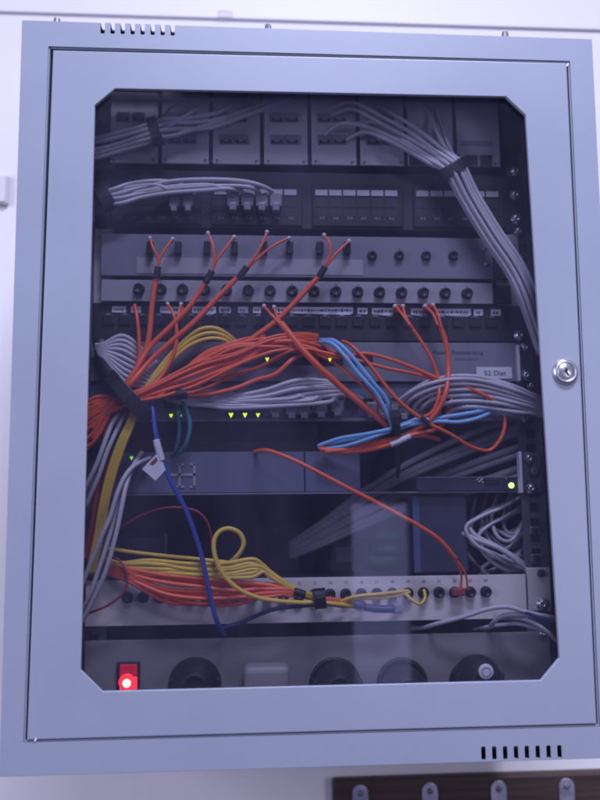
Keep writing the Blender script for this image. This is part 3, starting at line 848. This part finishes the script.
# E orange bundle from the large strap to the right
E = [([(205, 360), (232, 348), (258, 342.5), (292, 341), (318, 347, 44), (335, 352, 54)], .0027),
     ([(200, 366), (228, 353), (256, 346), (288, 343.5), (312, 349), (335, 356), (364, 354), (390, 358), (411, 367), (437, 379), (463, 387), (488, 398), (504, 408, 44)], .0022),
     ([(203, 368), (230, 357), (255, 351), (278, 344), (300, 346, 44), (316, 344, 55)], .0027),
     ([(200, 373), (226, 364), (246, 355), (266, 348), (290, 346, 44), (306, 350, 55)], .0027),
     ([(200, 380), (231, 373.5), (258, 366), (284, 355), (302, 349), (325, 351), (352, 360), (385, 367), (416, 374), (440, 384, 42), (452, 396, 52)], .0020),
     ([(196, 394), (231, 390), (256, 381), (275, 374), (292, 361), (305, 352, 46), (316, 347, 55)], .0028),
     ([(190, 382), (214, 372), (240, 362), (262, 352), (284, 348, 44), (300, 344, 55)], .0026),
     ([(200, 356), (222, 346), (238, 340), (250, 337, 46), (264, 336, 56)], .0026),
     ([(188, 392), (205, 388), (228, 377), (250, 369), (272, 360), (290, 352, 46), (300, 350, 55)], .0023),
     ([(196, 361), (216, 350), (244, 341), (270, 340), (296, 346), (330, 362, 40), (350, 374), (372, 392), (390, 420, 38)], .0018)]
n = len(E); rj = random.Random(4)
for i, (pre, r) in enumerate(E):
    a = (i / (n - 1) - .5)
    yl = [398, 404, 410, 418, 427, 436, 444, 402, 408, 414][i]
    pts = [(84, yl + 6, 44), (98, yl - 1 if yl < 415 else yl - 8, 40), (116, 401 + a * 8, 34), (133, 398 + a * 10, 27 + 4 * (i % 3)), (158, 390 + a * 14, 27 + 4 * (i % 3))] + \
          [(x[0] + rj.uniform(-1, 1), x[1] + rj.uniform(-1.6, 1.6), x[2] if len(x) > 2 else 29 + 3 * (i % 3) + rj.uniform(-1.5, 1.5)) for x in pre]
    lab, gr = 'orange fibre cable in the thick bundle spreading right from the big strap', 'thick orange bundle'
    if i == 1: lab, gr = 'long orange fibre cable arching right to end beside the grey arcs', None
    if i == 4: lab, gr = 'orange fibre cable running right beneath the long arching one', None
    if i == 9: lab, gr = 'thin orange cable leaving the thick bundle behind the light blue pair', None
    cable('fibre_cable', lab, pts, r * .86, M_ORANGE, group=gr, cat='fibre cable')
random.seed(21)
for i in range(12):
    a = random.uniform(-.5, .5); b = random.uniform(-.7, .7); r_ = random.uniform(.0013, .0019)
    pts = [(86, 418 + 26 * a, 42), (106, 408 + 14 * a, 36), (133, 398 + a * 9, 24 + 3 * (i % 3)), (164, 386 + a * 18 + b * 3, 24 + 4 * (i % 3)), (200, 371 + a * 22 + b * 5, 26 + 4 * (i % 3)), (236, 356 + a * 22 - b * 4, 25 + 4 * (i % 3)), (270, 346 + b * 10 + a * 6, 26 + 4 * (i % 3)), (300, 343 + b * 14, 36), (318, 342 + b * 10, 56)]
    cable('fibre_cable', 'thin orange strand straying over the thick bundle right of big strap', pts, r_, M_ORANGE, group='stray orange strands', cat='fibre cable')
cable('fibre_cable', 'orange cable curving from light blue pair down to a thin end loop', [(342, 341, 50), (352, 346, 34), (369, 364, 28), (396, 398, 24), (425, 421, 24), (450, 434, 30), (472, 447, 40), (490, 450, 46), (502, 436, 44), (505, 418, 44), (500, 408, 46), (486, 400, 54)], .0019, M_ORANGE, cat='fibre cable')
bm = bmesh.new(); add_tube(bm, path([(420.5, 417), (429, 424)], .024), .0027, 10); tag(obj('cable_sleeve', bm, M_BLACK), 'small black sleeve on the orange cable over light blue pair', 'sleeve')
cable('fibre_cable', 'orange cable with a white band under the light blue bundle', [(320, 449, 46), (345, 452, 42), (368, 450, 38), (392, 444, 30), (412, 435, 30), (438, 428, 36), (450, 410, 46), (452, 390, 56)], .0024, M_ORANGE, cat='fibre cable')
bm = bmesh.new(); add_tube(bm, path([(390.5, 445, 30), (400, 441, 29), (410, 436.2, 30)]), .0031, 10); tag(obj('cable_band', bm, M_LABEL), 'white band wrapped on the orange cable below light blue bundle', 'band')
cable('fibre_cable', 'orange cable lying lowest beneath the light blue bundle', [(318, 448, 50), (350, 447, 44), (385, 440, 40), (420, 436, 42), (440, 440, 52)], .0022, M_ORANGE, cat='fibre cable')
strap('big black strap where orange, yellow and grey cables meet at left', [(108, 374), (150, 421)], 7.5, .016, .050)
bm = bmesh.new(); add_tube(bm, path([(108, 376, 40), (104, 362, 40), (101, 352, 42), (99, 340, 46)]), .007, 8, flat=.35); tag(obj('strap_tail', bm, M_BLACK), 'loose tail of big black strap rising at left edge', 'cable strap')
bm = bmesh.new(); add_tube(bm, path([(176, 394.5, 24), (187, 394, 24)]), .0052, 10); tag(obj('cable_sleeve', bm, M_BLACK), 'black sleeve on the lowest orange cable near big strap', 'sleeve')

# F yellow cables
for i in range(3):
    o = (i - 1) * 3.3
    cable('fibre_cable', 'yellow cable arching behind the thick orange bundle and down the left', [(236, 345 + o, 50), (225, 336.5 + o * 1.2, 44), (213, 333 + o * 1.6, 41), (199, 335.5 + o * 1.7, 40), (184, 345 + o * 1.3, 40), (165, 364 + o, 40), (148, 386 + o * .6, 38), (137 + o * .7, 408, 34), (129 + o * .9, 427, 30), (121 + o, 445, 30), (111 + o, 475, 32), (104 + o * 1.0, 505, 36), (98 + o, 540, 44), (90 + o, 575, 50)], RY, M_YEL, group='yellow arching cables', cat='fibre cable')
cable('fibre_cable', 'red cable hugging the left edge below the big strap', [(122, 404, 40), (108, 430, 40), (102, 460, 40), (97, 492, 42), (92, 525, 46), (84, 560, 50)], .0030, M_RED, cat='fibre cable')
cable('fibre_cable', 'dull red cable beside the yellow ones on the left', [(124, 408, 42), (114, 436, 42), (107, 466, 42), (102, 498, 44), (96, 530, 48), (86, 562, 52)], .0026, M_RED, cat='fibre cable')

# G light blue cables
cable('network_cable', 'light blue cable, left one of the pair arching down to strap', [(316, 344, 54), (322, 342, 44), (333, 344, 30), (345.5, 357, 24), (358, 373, 22), (368, 384, 22), (378, 396, 24), (389.5, 419, 28), (394, 432, 34)], .0021, M_LBLUE)
cable('network_cable', 'light blue cable, right one of the pair arching down to strap', [(320, 340, 54), (324, 340, 44), (335, 341, 30), (349, 353, 24), (364, 371, 22), (376, 386, 22), (385, 397, 24), (392, 413, 28), (396, 430, 34)], .0021, M_LBLUE)
for i, p in enumerate(([(318, 446, 50), (340, 438.5, 40), (367, 434, 30), (393, 428.5, 26), (415, 422, 28), (438, 418, 30), (473, 412.5, 34), (497, 407, 46), (508, 404, 56)],
                       [(322, 449, 50), (345, 446, 40), (368, 439, 30), (395, 429.5, 28), (415, 424, 28), (438, 421.5, 30), (460, 422, 30), (481, 417, 34), (497, 409, 46), (506, 407, 56)],
                       [(326, 445, 52), (345, 441, 44), (368, 436, 36), (394, 427, 33), (412, 421, 40), (425, 414, 56)])):
    cable('network_cable', ['light blue cable running level to the right, upper strand', 'light blue cable sagging below its twin to the right', 'short light blue cable ending just right of the small strap'][i], p, .0021, M_LBLUE)
strap('small black strap round the light blue bundle', [(394, 398), (397, 436)], 4.2, .018, .042)
bm = bmesh.new(); add_tube(bm, path([(396, 432, 36), (397, 450, 40), (398, 468, 46), (398, 478, 54)]), lambda t: .0046 - .003 * t, 8, flat=.3); tag(obj('strap_tail', bm, M_BLACK), 'loose black strap tail hanging under the light blue bundle', 'cable strap')

# I grey bundle of lower switch
random.seed(11)
PL = [(276, 409), (292, 409.5), (304.5, 409.5), (321.5, 408.5), (338, 407)]
for i in range(9):
    a = i / 8 - .5
    j = random.uniform(-3.5, 3.5)
    pts = [(96, 350 + a * 10, 44), (104, 351 + a * 14, 40), (124, 356 + a * 40 if a < 0 else 358 + a * 46, 42), (148, 372 + a * 34, 46), (176, 391 + a * 20 + j, 47), (208, 398 + a * 17 - j, 42), (238, 401 + a * 12 + j, 40), (266, 398 + a * 16, 38 + 2 * (i % 3)), (296, 392 + a * 22 + j, 38 + 2 * (i % 3)), (324, 390 + a * 18, 40), (346 + 8 * a, 391 + a * 10, 46), (356 + 16 * a, 398 + 3 * a, 57)]
    if i in (4, 6, 8):
        px, py = PL[i // 2]
        pts = pts[:7] + [(px - 16, 399 + a * 8, 36), (px - 4, 396 + a * 5, 36), (px, 403, 44)]
    cable('network_cable', 'grey network cable in the bundle under the thick orange cables', pts, RG, M_CGREY, group='middle grey bundle')
for px, py in PL:
    plug(px, py + 1, YE - .016, None, 6, 8, 'cloudy plug on the lower switch beneath the middle grey bundle', 'lower switch cloudy plugs')
for px, py in ((372, 410), (384, 412), (404, 412), (420, 412), (436, 411), (452, 411)):
    plug(px, py, YE - .014, None, 5.5, 8, 'cloudy plug on the lower switch beneath the grey arcs', 'cloudy plugs under arcs')
# J grey arcs on the right
J = [[(394, 412, 52), (398, 402, 42), (418, 388, 32), (447, 380, 28), (476, 380, 28), (508, 388, 32), (534, 398, 40), (556, 408, 48)],
     [(404, 414, 50), (408, 402, 40), (424, 392, 33), (450, 384.5, 30), (478, 385, 30), (508, 392.5, 34), (534, 402, 42), (556, 412, 48)],
     [(412, 414, 50), (416, 404, 42), (430, 394.5, 36), (456, 390, 32), (482, 390.5, 32), (510, 397, 36), (534, 405, 42), (556, 414, 48)],
     [(420, 414, 50), (423, 407, 42), (436, 398.5, 38), (460, 395.5, 34), (486, 396, 34), (510, 401.5, 36), (534, 408, 42), (556, 416, 48)],
     [(432, 414, 50), (437, 408, 42), (450, 402.5, 36), (470, 401, 34), (492, 402.5, 34), (512, 406, 38), (534, 411, 44), (556, 418, 48)],
     [(447, 414, 50), (453, 410, 42), (466, 407, 36), (484, 407.5, 36), (502, 410, 38), (518, 412.5, 40), (534, 414, 44), (556, 420, 50)],
     [(397, 409, 50), (405, 396, 46), (424, 383.5, 42), (450, 376.5, 40), (480, 377, 38), (510, 385, 40), (536, 396, 44), (556, 404, 50)]]
for k in range(4):
    base = J[(k * 2 + 1) % 7]
    J.append([(p[0] + rj.uniform(-5, 5), p[1] + rj.uniform(-4, 4), p[2] + 6) for p in base])
for pts in J:
    cable('network_cable', 'grey network cable in the arcs sweeping right below the name sticker', pts, RG * .95, M_CGREY, group='right grey arcs')
# N2 dim diagonal cables behind
for i in range(7):
    o = i * 11 + [0, 2, -2.5, 1.5, -1, 3, 0][i]
    pts = [(560, 400 + o * .95, 78), (528, 412 + o * .92, 78), (490, 426 + o * .9, 84), (440, 447 + o * .82, 92 if i < 3 else 112), (396, 470 + o * .66, 95 if i < 3 else 114), (355, 497 + o * .5, 116), (325, 520 + o * .35, 124), (290, 544 + o * .2, 150)]
    cable('thick_cable', 'dim grey thick cable slanting behind the bay at the right', pts, .0034 + .0006 * (i % 2), M_DIM, group='slanting thick grey cables')
# K blue cable with white tag
cable('network_cable', 'dark blue cable dropping from big strap past the white tag', [(150, 398, 34), (153, 412, 26), (155, 428, 22), (158, 444, 20), (162, 461, 20), (170, 480, 20), (181, 500, 20), (190, 520, 20), (200, 550, 20), (207, 580, 20), (212, 604, 22), (217, 622, 26), (222, 631, 40), (225, 634, 56)], .0024, M_BLUE)
cable('network_cable', 'dark navy cable rising along the white panel towards the strap', [(222, 628, 58), (240, 623, 48), (257, 615.5, 43), (275, 609, 42), (300, 606, 42), (324, 604, 42), (345, 606, 46)], .0022, M_NAVY)
tg = thing('cable_tag', 'white paper tag wrapped round the dark blue cable', 'tag', P(155, 480, .02))
prism('tag_paper', [(155.5, 455), (160, 453.5), (165.5, 470), (155.5, 480.6), (142, 469)], .0172, .0005, M_LABEL, tg)
prism('tag_print', [(149.6, 463.8), (156, 456.8), (157.6, 460.2), (153, 465.2)], .0167, .0003, M_RED, tg)
bm = bmesh.new(); add_tube(bm, path([(156.2, 440, 20), (158.5, 449, 19.5), (162, 461, 20)]), .0035, 10); obj('tag_wrap', bm, M_LABEL, tg)
# L teal
cable('network_cable', 'teal cable hanging straight, left of the teal pair', [(176, 404, 46), (178.5, 414, 42), (179, 434, 42), (176, 450, 48), (172, 456, 58)], .0021, M_TEAL)
cable('network_cable', 'teal cable bowed outward, right of the teal pair', [(182, 402, 46), (187.5, 411, 42), (190, 428, 40), (185, 446, 42), (177, 455, 54)], .0023, M_TEAL)
# M single orange
t = thing('fibre_cable', 'single orange cable slanting across the blue grey unit to white panel', 'fibre cable', P(465, 590, .045))
cable('cable_jacket', None, [(254, 452, 62), (262, 450.5, 44), (272, 451.5, 34), (300, 463, 26), (350, 489, 22), (385, 507, 22), (421, 527, 24), (441, 541, 28), (456, 559, 34)], .0021, M_ORANGE, parent=t)
cable('fibre_leg', None, [(455, 558, 34), (463, 569, 38), (466.5, 578, 42), (467.5, 590, 46)], .0012, M_ORANGE, parent=t)
cable('fibre_leg', None, [(454, 557, 34), (460, 569, 39), (461.5, 579, 43), (460.5, 590, 46)], .0012, M_ORANGE, parent=t)
bm = bmesh.new(); x0, x1, z0, z1 = span(453, 588, 466, 596, .042); add_box(bm, x0, x1, .042, .052, z0, z1, .0015); obj('connector', bm, M_RED, t)
# N grey cables at lower left
for p, lab in (([(150, 458, 52), (134, 466, 36), (124, 478, 28), (116, 497, 24), (110, 517, 24), (103, 533, 24), (92, 560, 28), (80, 590, 34)], 'grey cable curving down the lower left, outermost of three'),
               ([(142, 452, 54), (132, 468, 40), (126, 486, 30), (122, 505, 24), (116, 534, 22), (106, 570, 22), (94, 598, 26), (80, 625, 32)], 'grey cable curving down the lower left, innermost of three'),
               ([(138, 462, 52), (126, 478, 40), (118, 502, 34), (109, 538, 30), (98, 572, 30), (90, 595, 32), (80, 615, 38)], 'grey cable curving down the lower left, middle of three'),
               ([(122, 408, 44), (112, 424, 36), (104, 444, 32), (96, 466, 34), (84, 490, 40)], 'short grey cable at left edge just below the big strap'),
               ([(126, 412, 44), (116, 432, 34), (107, 452, 32), (98, 478, 34), (86, 506, 42)], 'short grey cable at left edge beside the yellow ones')):
    cable('network_cable', lab, p, RG, M_CGREY)
# R thin dull red
cable('thin_cable', 'thin dull red wire looping at the lower left corner', [(112, 556, 40), (120, 561, 34), (126, 570, 30), (127, 580, 30), (124, 592, 30), (110, 604, 32), (92, 612, 36), (78, 616, 44)], .0013, M_RED)
cable('thin_cable', 'thin dull red wire arching above the lower yellow cables', [(118, 530, 60), (140, 516, 50), (165, 508, 46), (190, 509, 46), (203, 516, 46), (210, 530, 48), (213, 552, 56)], .0012, M_RED)
# P lower orange bundle
random.seed(5)
for i in range(11):
    a = i / 10
    j = random.uniform(-1, 1)
    pts = [(104, 564 + 10 * a, 50), (118, 567 + 10 * a, 40), (134, 570 + 14 * a, 34), (165, 574 + 25 * a + j, 30 + 3 * (i % 4)), (200, 577 + 29 * a + j, 28 + 3 * (i % 4)), (235, 580 + 23 * a, 28 + 3 * (i % 4)), (268, 584 + 12 * a, 30 + 2 * (i % 3)), (292, 589 + 6 * a, 32), (306, 593 + 4 * a, 34), (322, 597 + 3 * a, 34)]
    pts = pts[:3] + [(p[0], p[1] + random.uniform(-2.2, 2.2), p[2]) for p in pts[3:8]] + pts[8:]
    if i in (3, 6): pts += [(345, 600 + a * 3, 38), (365, 603, 46)]
    cable('fibre_cable', 'orange fibre cable in the fan across the white bottom panel', pts, .0021, M_ORANGE, group='lower orange fan', cat='fibre cable')
# O lower yellow
for i in range(6):
    o = (i - 2.5) * 2.9
    pts = [(106, 562 + o * .4, 50), (122, 566 + o * .4, 42), (150, 566 + o * .8 + (2 if i > 2 else 0), 34 - 2 * (i % 2)), (190, 570 + o * .9, 28 + 2 * (i % 2)), (226, 571 + o, 26), (250, 568 + o * 1.1, 26), (262, 569 + o * .5, 28), (272, 576 + o * .3, 30), (292, 588 + o * .15, 32), (308, 595 + o * .2, 33), (322, 599, 34)]
    pts = pts[:2] + [(p[0] + rj.uniform(-2, 2), p[1] + rj.uniform(-1.4, 1.4), p[2]) for p in pts[2:8]] + pts[8:]
    cable('fibre_cable', 'yellow fibre cable in the thick flat bundle above lower orange fan', pts, RY, M_YEL, group='lower yellow bundle', cat='fibre cable')
cable('fibre_cable', 'dim yellow cable lying behind the lower yellow bundle', [(104, 548, 60), (130, 552, 52), (165, 556, 48), (205, 560, 46), (235, 564, 44), (256, 572, 44)], RY, M_YEL, cat='fibre cable')
cable('fibre_cable', 'yellow fibre cable standing up in a round loop', [(214, 566, 40), (228, 563, 34), (236, 557, 28), (242, 549, 25), (243.5, 541, 24), (239, 532.5, 23), (228.5, 528.5, 22), (219, 532, 21), (214, 542, 20), (215.5, 558, 19), (223, 574, 19), (237, 588, 20), (256, 597, 22), (277, 601, 24), (300, 602.5, 28), (320, 602.5, 30), (340, 604.5, 32), (354, 606, 36)], .0023, M_YEL, cat='fibre cable')
strap('black strap round yellow and orange cables on the white bottom panel', [(319, 588), (321, 609)], 6.0, .020, .046)
bm = bmesh.new(); add_tube(bm, path([(294, 591.5), (305, 595)], .029), .0042, 10); tag(obj('cable_sleeve', bm, M_BLACK), 'black sleeve left of the strap on white bottom panel', 'sleeve')
t = thing('fibre_cable', 'yellow forked cable running right from the strap to white panel', 'fibre cable', P(404, 594, .045))
for leg in ([(340, 602, 34), (356, 596.5, 30), (380, 594, 32), (398, 592, 40), (408, 591, 46)], [(340, 604, 34), (356, 598.5, 32), (380, 598, 34), (400, 595, 42), (410, 592, 46)]):
    cable('fibre_leg', None, leg, .0018, M_YEL, parent=t)
bm = bmesh.new(); add_tube(bm, path([(354, 604, 33), (363, 605.5, 33)]), .0044, 10); obj('sleeve', bm, M_NAVY, t)
cable('fibre_cable', 'small yellow loop hanging under the white panel sockets', [(404, 592, 46), (412, 600, 38), (420, 604, 36), (425, 598, 40), (424, 590, 46)], .0016, M_YEL, cat='fibre cable')
bm = bmesh.new(); add_tube(bm, path([(364, 607, 36), (378, 609, 36), (394, 609, 36)]), .0038, 10); tag(obj('cable_sleeve', bm, M_NAVY), 'dark blue sleeve lying right of the yellow cables', 'sleeve')
bm = bmesh.new(); x0, x1, z0, z1 = span(393, 603, 403, 614, .035); add_box(bm, x0, x1, .035, .043, z0, z1, .002); tag(obj('cable_clip', bm, M_CLEAR), 'cloudy clip at the end of the dark blue sleeve', 'clip')
# Q lower right
for p, r, m, lab in (([(412, 628, 84), (424, 627.5, 62), (440, 623, 42), (463, 617, 34), (488, 609, 28), (508, 607, 26), (530, 613, 26), (565, 620, 34)], .0023, M_CGREY, 'grey cable rising from the left at lower right corner'),
               ([(484, 630, 80), (489, 627, 58), (495, 621, 40), (505, 615.5, 32), (527, 615, 28), (565, 622, 34)], .0023, M_CGREY, 'grey cable arching out of gap at the lower right corner'),
               ([(500, 618, 46), (517, 618, 34), (532, 622, 28), (545, 630, 26), (565, 648, 32)], .0023, M_CGREY, 'grey cable dipping lowest at the lower right corner'),
               ([(496, 607, 46), (512, 608, 30), (530, 614, 24), (548, 622, 24), (568, 634, 32)], .0018, M_NAVY, 'navy cable between grey ones at lower right corner'),
               ([(474, 629, 84), (484, 627.5, 60), (500, 625, 44), (520, 624, 36), (545, 632, 30), (568, 642, 34)], .0020, M_CGREY, 'grey cable tucked in shadow at lower right corner')):
    cable('network_cable', lab, p, r, m)
# grey coil in the right of the bay
K = [[(548, 470, 88), (530, 490, 78), (505, 506, 70), (482, 516, 66), (466, 527, 64), (474, 543, 62), (492, 554, 62), (512, 566, 68), (535, 572, 84)],
     [(548, 482, 92), (528, 502, 84), (506, 516, 76), (488, 526, 72), (478, 538, 70), (486, 556, 68), (506, 570, 70), (524, 568, 76), (545, 552, 92)],
     [(500, 490, 96), (494, 506, 84), (492, 522, 76), (498, 537, 72), (510, 541, 72), (521, 528, 76), (530, 512, 82), (546, 496, 92)],
     [(488, 492, 98), (483, 508, 88), (482, 524, 82), (490, 541, 80), (503, 550, 80), (517, 540, 82), (529, 524, 86), (546, 508, 92)],
     [(512, 490, 96), (507, 504, 88), (503, 518, 84), (506, 531, 82), (515, 533, 82), (524, 520, 84), (546, 488, 94)],
     [(476, 497, 100), (472, 514, 92), (472, 534, 88), (482, 552, 86), (500, 562, 84), (518, 554, 84), (530, 538, 86), (546, 520, 94)],
     [(545, 556, 94), (526, 556, 84), (506, 556, 78), (490, 562, 76), (482, 570, 78), (496, 578, 84), (520, 577, 88), (545, 566, 96)],
     [(548, 530, 94), (532, 546, 88), (516, 556, 86), (500, 566, 86), (486, 573, 88), (474, 577, 92)],
     [(466, 505, 104), (461, 522, 98), (464, 546, 96), (476, 564, 94), (494, 574, 92), (515, 570, 90), (545, 540, 98)]]
rk = random.Random(9)
for k in range(6):
    base = K[k]
    K.append([(p[0] + rk.uniform(-5, 5), p[1] + rk.uniform(-5, 5), p[2] + 9) for p in base])
for pts in K:
    cable('network_cable', 'grey network cable coiled in the dark bay at right', pts, .0021, M_CGREY, group='coiled grey cables')
for k, p in enumerate(([(462, 533, 68), (480, 541, 62), (500, 549, 58), (518, 562, 58), (530, 574, 66)], [(466, 523, 70), (476, 536, 64), (496, 546, 60), (516, 558, 60), (530, 569, 70)])):
    cable('network_cable', ['grey cable crossing in front of the coil, lower of two', 'grey cable crossing in front of the coil, upper of two'][k], p, .0026, M_CGREY)

# ------------------------------------------------------------------ what the glass mirrors: a pale display board standing in the room
YG = .0036
def mirror(px, py, d):
    p = P(px, py, YG + d); return Vector((p.x, YG - d, p.z))
d = 2.7
c0, c1 = mirror(352, 505, d), mirror(412, 700, d)
M_BOARD = mat('pale board', (.55, .57, .86), .6, noise=.12, nscale=6)
M_PRINT = mat('teal print', (.66, .88, .98), .6)
bd = thing('display_board', 'pale board with teal print mirrored faintly in the glass', 'display board', ((c0.x + c1.x) / 2, YG - d, c1.z - .1))
wbox('board_panel', c0.x, c1.x, YG - d - .02, YG - d, c1.z - .1, c0.z, M_BOARD, bd, .003)
for (xa, ya, xb, yb2) in ((376, 532, 396, 538), (378, 546, 395, 552), (370, 558, 396, 564)):
    q0, q1 = mirror(xa, ya, d), mirror(xb, yb2, d)
    wbox('print_block', min(q0.x, q1.x), max(q0.x, q1.x), YG - d + .0005, YG - d + .003, q1.z, q0.z, M_PRINT, bd, 0)

# ------------------------------------------------------------------ light
def area(name, loc, target, size, power, col):
    l = bpy.data.lights.new(name, 'AREA'); l.shape = 'RECTANGLE'; l.size = size[0]; l.size_y = size[1]; l.energy = power; l.color = col
    o = bpy.data.objects.new(name, l); COL.objects.link(o); o.location = loc
    o.rotation_euler = (Vector(target) - Vector(loc)).to_track_quat('-Z', 'Y').to_euler()
    return o
area('window_light', (-2.7, -1.45, .5), (0, .1, 0), (1.3, 1.7), 72, (.75, .73, 1.0))
area('ceiling_light', (.3, -3.3, 2.95), (0, .1, 0), (1.6, .7), 88, (.77, .77, 1.0))
area('room_light', (1.85, -2.9, -.1), (0, 0, -.05), (.9, 1.2), 26, (.80, .78, 1.0))
area('board_fill_light', (.3, -1.1, 2.0), (bd.location.x, -2.7, -.6), (.8, .5), 200, (.72, .76, 1.0))  # added lamp, only there to brighten the mirrored board
w = bpy.data.worlds.new('World'); SC.world = w; w.use_nodes = True
bg = w.node_tree.nodes['Background']
bg.inputs['Color'].default_value = (.24, .23, .60, 1); bg.inputs['Strength'].default_value = .22

SC.view_settings.view_transform = 'Standard'
SC.view_settings.look = 'None'
SC.view_settings.exposure = 0
SC.view_settings.gamma = 1
SC.render.engine = 'CYCLES'
SC.cycles.max_bounces = 8
SC.cycles.transparent_max_bounces = 12
SC.cycles.filter_width = 2.0
SC.cycles.use_denoising = True
